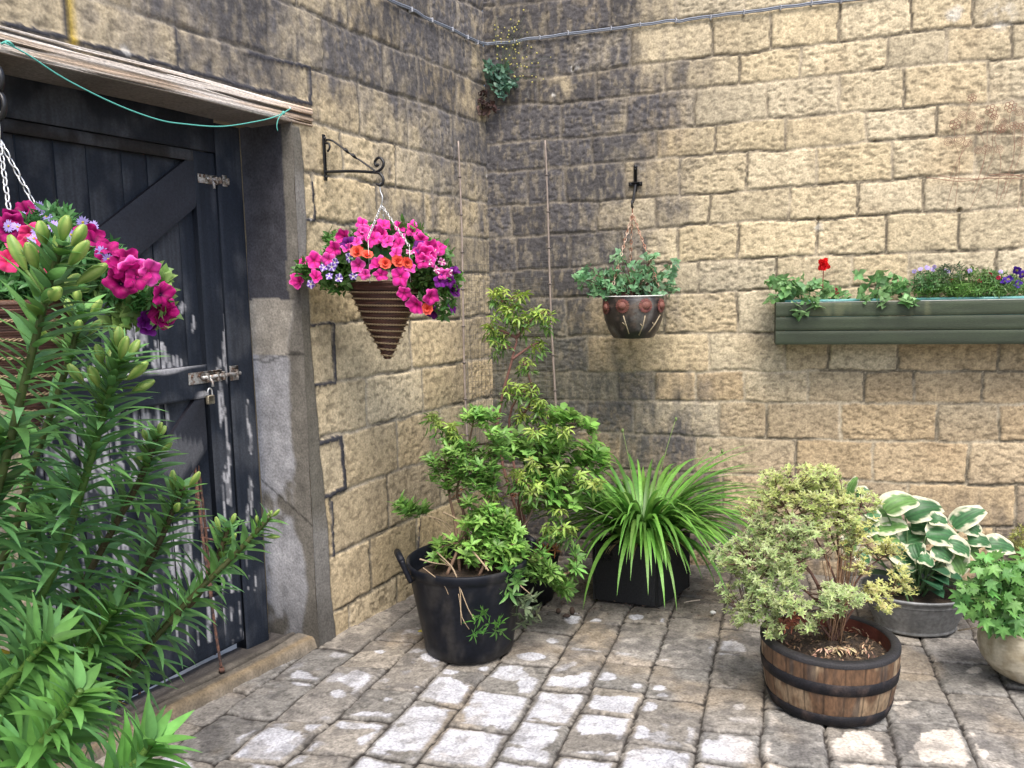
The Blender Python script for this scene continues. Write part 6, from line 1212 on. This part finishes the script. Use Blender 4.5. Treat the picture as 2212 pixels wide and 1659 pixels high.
# =================================================================== LILIES in the foreground
LG=(.088,.212,.066)
lb=AT(-150,1990,1.42); lb0=A([lb[0],lb[1],gz(lb[0],lb[1])])
def lily(path,d0,d1,nl_,Lf_,label,buds=6,col=LG,stemc=(.12,.22,.05),r=.0065,start=.05,droop=.6,budsz=1.,wid=.0155,brown=0,lay=None,foot=None,endL=.5):
    nl=int(nl_*1.5); Lf=Lf_*1.25; wid=wid*1.0; endL=endL*.72
    n=len(path); P=A([AT(x,y,mix(d0,d1,i/(n-1))) for i,(x,y) in enumerate(path)]); ft=lb0+A([rs.normal()*.10,rs.normal()*.08,0]) if foot is None else foot
    low=mix(ft,P[0],.5)+A([0,0,.05]); full=curve([ft,low]+list(P),60); vis=curve(list(P),80)
    root=thing('lily_plant',ft,label,'lily','tall lilies in bud, left foreground')
    mb=MB(); ts=np.linspace(0,1,60)[:,None]; sc1=mix(A(stemc),A([.07,.045,.03]),brown)
    mb.tube(full,[r*1.25,r*.75],10,C=sc1); mb.build('stem',BARK if brown>.8 else LEAF,root)
    mb=MB(); PP=[];D=[];N=[];L=[];W=[];CC=[];CU=[]
    ph=rs.rand()*6
    for i in range(nl):
        t=start+(1-start-.015)*(i/(nl-1)); j=min(78,int(t*79)); p=mix(vis[j],vis[j+1],t*79-j); T_=nrm(vis[j+1]-vis[j]); a=nrm(np.cross(T_,A([.1,1,.1]))); b=np.cross(T_,a); ph+=2.4+rs.normal()*.25
        rad=a*math.cos(ph)+b*math.sin(ph); up=.15+.55*t+.35*rs.rand()
        PP.append(p+rad*r*.6); D.append(nrm(rad+T_*up+A([.10,0,0]))); N.append(T_*1.0-rad*.3+Z*.3); k=(1-(1-endL)*t**2)*(.72+.45*rs.rand()); L.append(Lf*k); W.append(wid*(.75+.45*rs.rand())*(1+.1*t)); CU.append(droop*(1-.55*t)*(.5+rs.rand()))
        c=A(col)*(.75+.8*rs.rand())*A([1,1,1+.6*rs.rand()**2]); 
        if rs.rand()<.02 and t<.25: c=A([.40,.34,.05])
        c=mix(c,c*A([1.5,1.25,.8]),t*.5); CC.append(c)
    leaves(mb,PP,D,N,L,W,'lily',curl=CU,fold=.22,nseg=7,col=CC); mb.build('leaves',LEAF,root)
    tip=vis[-1]; T_=nrm(vis[-1]-vis[-4])
    for k in range(buds):
        a=k*2.4+ph; a1=nrm(np.cross(T_,A([.1,1,.1]))); b1=np.cross(T_,a1); rad=a1*math.cos(a)+b1*math.sin(a); t=k/max(1,buds-1); up=1.1-.75*(t if buds>3 else 0); d=nrm(T_*up+rad*(.35+.5*t)+Z*.25)
        s=tip-T_*.10*t*budsz; L1=(.014+.035*t)*budsz; q=s+nrm(rad+T_*.6)*L1; bl=(.030+.014*rs.rand())*budsz*(1.0+.25*t)
        m1=MB(); m1.tube(bez(s,s+rad*L1*.4+T_*L1*.3,q,5),.0022*budsz,6,C=A([.15,.25,.06])); nb=14; tt=np.linspace(0,1,nb); rr=.0088*budsz*(np.sin(np.pi*(.08+.86*tt)))**.75*(.75+.35*tt)
        pts=[q+d*bl*x for x in tt]; V=[]; a2=nrm(np.cross(d,A([.3,.2,.9]))); b2_=np.cross(d,a2); C_=[]
        for i_,pp_ in enumerate(pts):
            for k2 in range(12):
                an=k2*math.pi/6; rr2=rr[i_]*(1+.10*math.cos(3*an)); V.append(pp_+rr2*(a2*math.cos(an)+b2_*math.sin(an))); C_.append(mix(A([.16,.30,.06]),A([.40,.50,.14]),.5+.5*math.cos(3*an))*(.85+.3*tt[i_]))
        m1.add(V,[(i_*12+k2,i_*12+(k2+1)%12,(i_+1)*12+(k2+1)%12,(i_+1)*12+k2) for i_ in range(nb-1) for k2 in range(12)]+[tuple((nb-1)*12+k2 for k2 in range(12))],C_); m1.build('bud',LEAF,root)
    # broad short bracts among the buds
    if buds:
        mb=MB(); nbr=7; an=np.arange(nbr)*2.4; a1=nrm(np.cross(T_,A([.1,1,.1]))); b1=np.cross(T_,a1); rad=a1[None]*np.cos(an)[:,None]+b1[None]*np.sin(an)[:,None]
        leaves(mb,tip-T_[None]*(np.linspace(.0,.11,nbr)*budsz)[:,None],rad+T_*.9,T_-rad*.5,np.linspace(.035,.075,nbr)*budsz,.022*budsz,'ovate',curl=.25,fold=.25,nseg=6,col=vary((.12,.25,.05),nbr,.2)); mb.build('bracts',LEAF,root)
lily([(-60,1640),(0,1480),(70,1330),(130,1200),(170,1080),(200,980),(222,900),(243,820),(262,765)],1.42,1.36,105,.135,'bright green lily in mid clump, its rounded buds just above the door middle rail',buds=9,droop=.55)
lily([(-110,1300),(-50,1180),(0,1040),(35,900),(62,790),(85,700),(110,600),(135,525)],1.30,1.22,70,.12,'tallest lily, brown stem and fat buds in front of the left-edge hanging basket',buds=10,brown=.55,budsz=1.15,droop=.5,wid=.017)
lily([(-40,1350),(30,1150),(80,980),(115,880),(145,790),(165,720),(178,665)],1.50,1.44,60,.11,'dark-stemmed lily with pale buds just below the left-edge basket flowers',buds=6,brown=.6,budsz=.9)
lily([(-10,1640),(60,1490),(120,1370),(180,1260),(240,1150),(290,1060),(318,1000),(340,938)],1.55,1.50,80,.115,'slim dark-stemmed lily topped by a small pointed bud cluster in front of the iron scrolls',buds=6,brown=.9,budsz=.62,endL=.35)
lily([(60,1640),(110,1530),(190,1410),(260,1303),(310,1235),(345,1170),(375,1100),(396,1052)],1.62,1.58,70,.115,'lily with a single fat upright bud cluster left of the grey doorway reveal',buds=4,brown=.9,budsz=.85,endL=.4)
lily([(120,1560),(200,1490),(290,1420),(360,1352),(425,1290),(465,1215),(485,1165),(492,1135)],1.66,1.66,40,.10,'lily with a two-pronged bud cluster in front of the dark door frame',buds=4,brown=.9,budsz=.62,endL=.4)
lily([(60,1700),(160,1560),(260,1470),(330,1385),(400,1305),(470,1235),(530,1175),(583,1115)],1.58,1.62,70,.088,'lowest-leaning lily, its leafy tip reaching right across the grey doorway reveal',buds=4,brown=.7,budsz=.5,endL=.45,start=.0)
lily([(-140,1560),(-90,1400),(-50,1250),(-25,1100),(-10,1000),(0,930)],1.30,1.28,70,.13,'lily cut off by the left picture edge, only its long leaves showing',buds=0,wid=.017)
lily([(-160,1750),(-100,1640),(-40,1560),(20,1480),(70,1420),(110,1380)],1.22,1.22,70,.125,'short lily stem of dense dark leaves low in the left corner',buds=0,col=(.075,.19,.05))
lily([(-80,1800),(0,1700),(60,1640),(110,1580),(150,1530),(175,1490)],1.14,1.14,60,.085,'short young lily with pale fresh leaves low down at the left',buds=0,col=(.10,.25,.06),endL=.6)
lily([(60,1900),(140,1800),(200,1730),(260,1680),(300,1640),(330,1600)],1.10,1.12,44,.10,'young lily with broad bright leaves at the bottom edge, nearest the camera',buds=0,col=(.09,.24,.06),endL=.7,wid=.02)
lily([(-120,1500),(-60,1400),(10,1280),(60,1180),(100,1100),(135,1030)],1.58,1.58,80,.13,'leafy lily stem without buds at the back of the clump, against the door',buds=0)
lily([(-60,1750),(20,1640),(90,1540),(150,1450),(210,1370),(250,1310)],1.44,1.46,90,.125,'leafy budless lily stem in the dense lower middle of the clump',buds=0,col=(.08,.20,.05))
# small dark pot hidden among the lily feet carries nothing; the stems root in a soil bed
mb=MB(); t=np.linspace(0,6.283,40,endpoint=False); V=[lb0+Z*.05]+[lb0+A([math.cos(a)*.42,math.sin(a)*.36,-.03]) for a in t]; mb.add(V,[(0,i+1,(i+1)%40+1) for i in range(40)],A([.03,.02,.015])); tag(mb.build('soil_bed',SOIL),kind='structure')
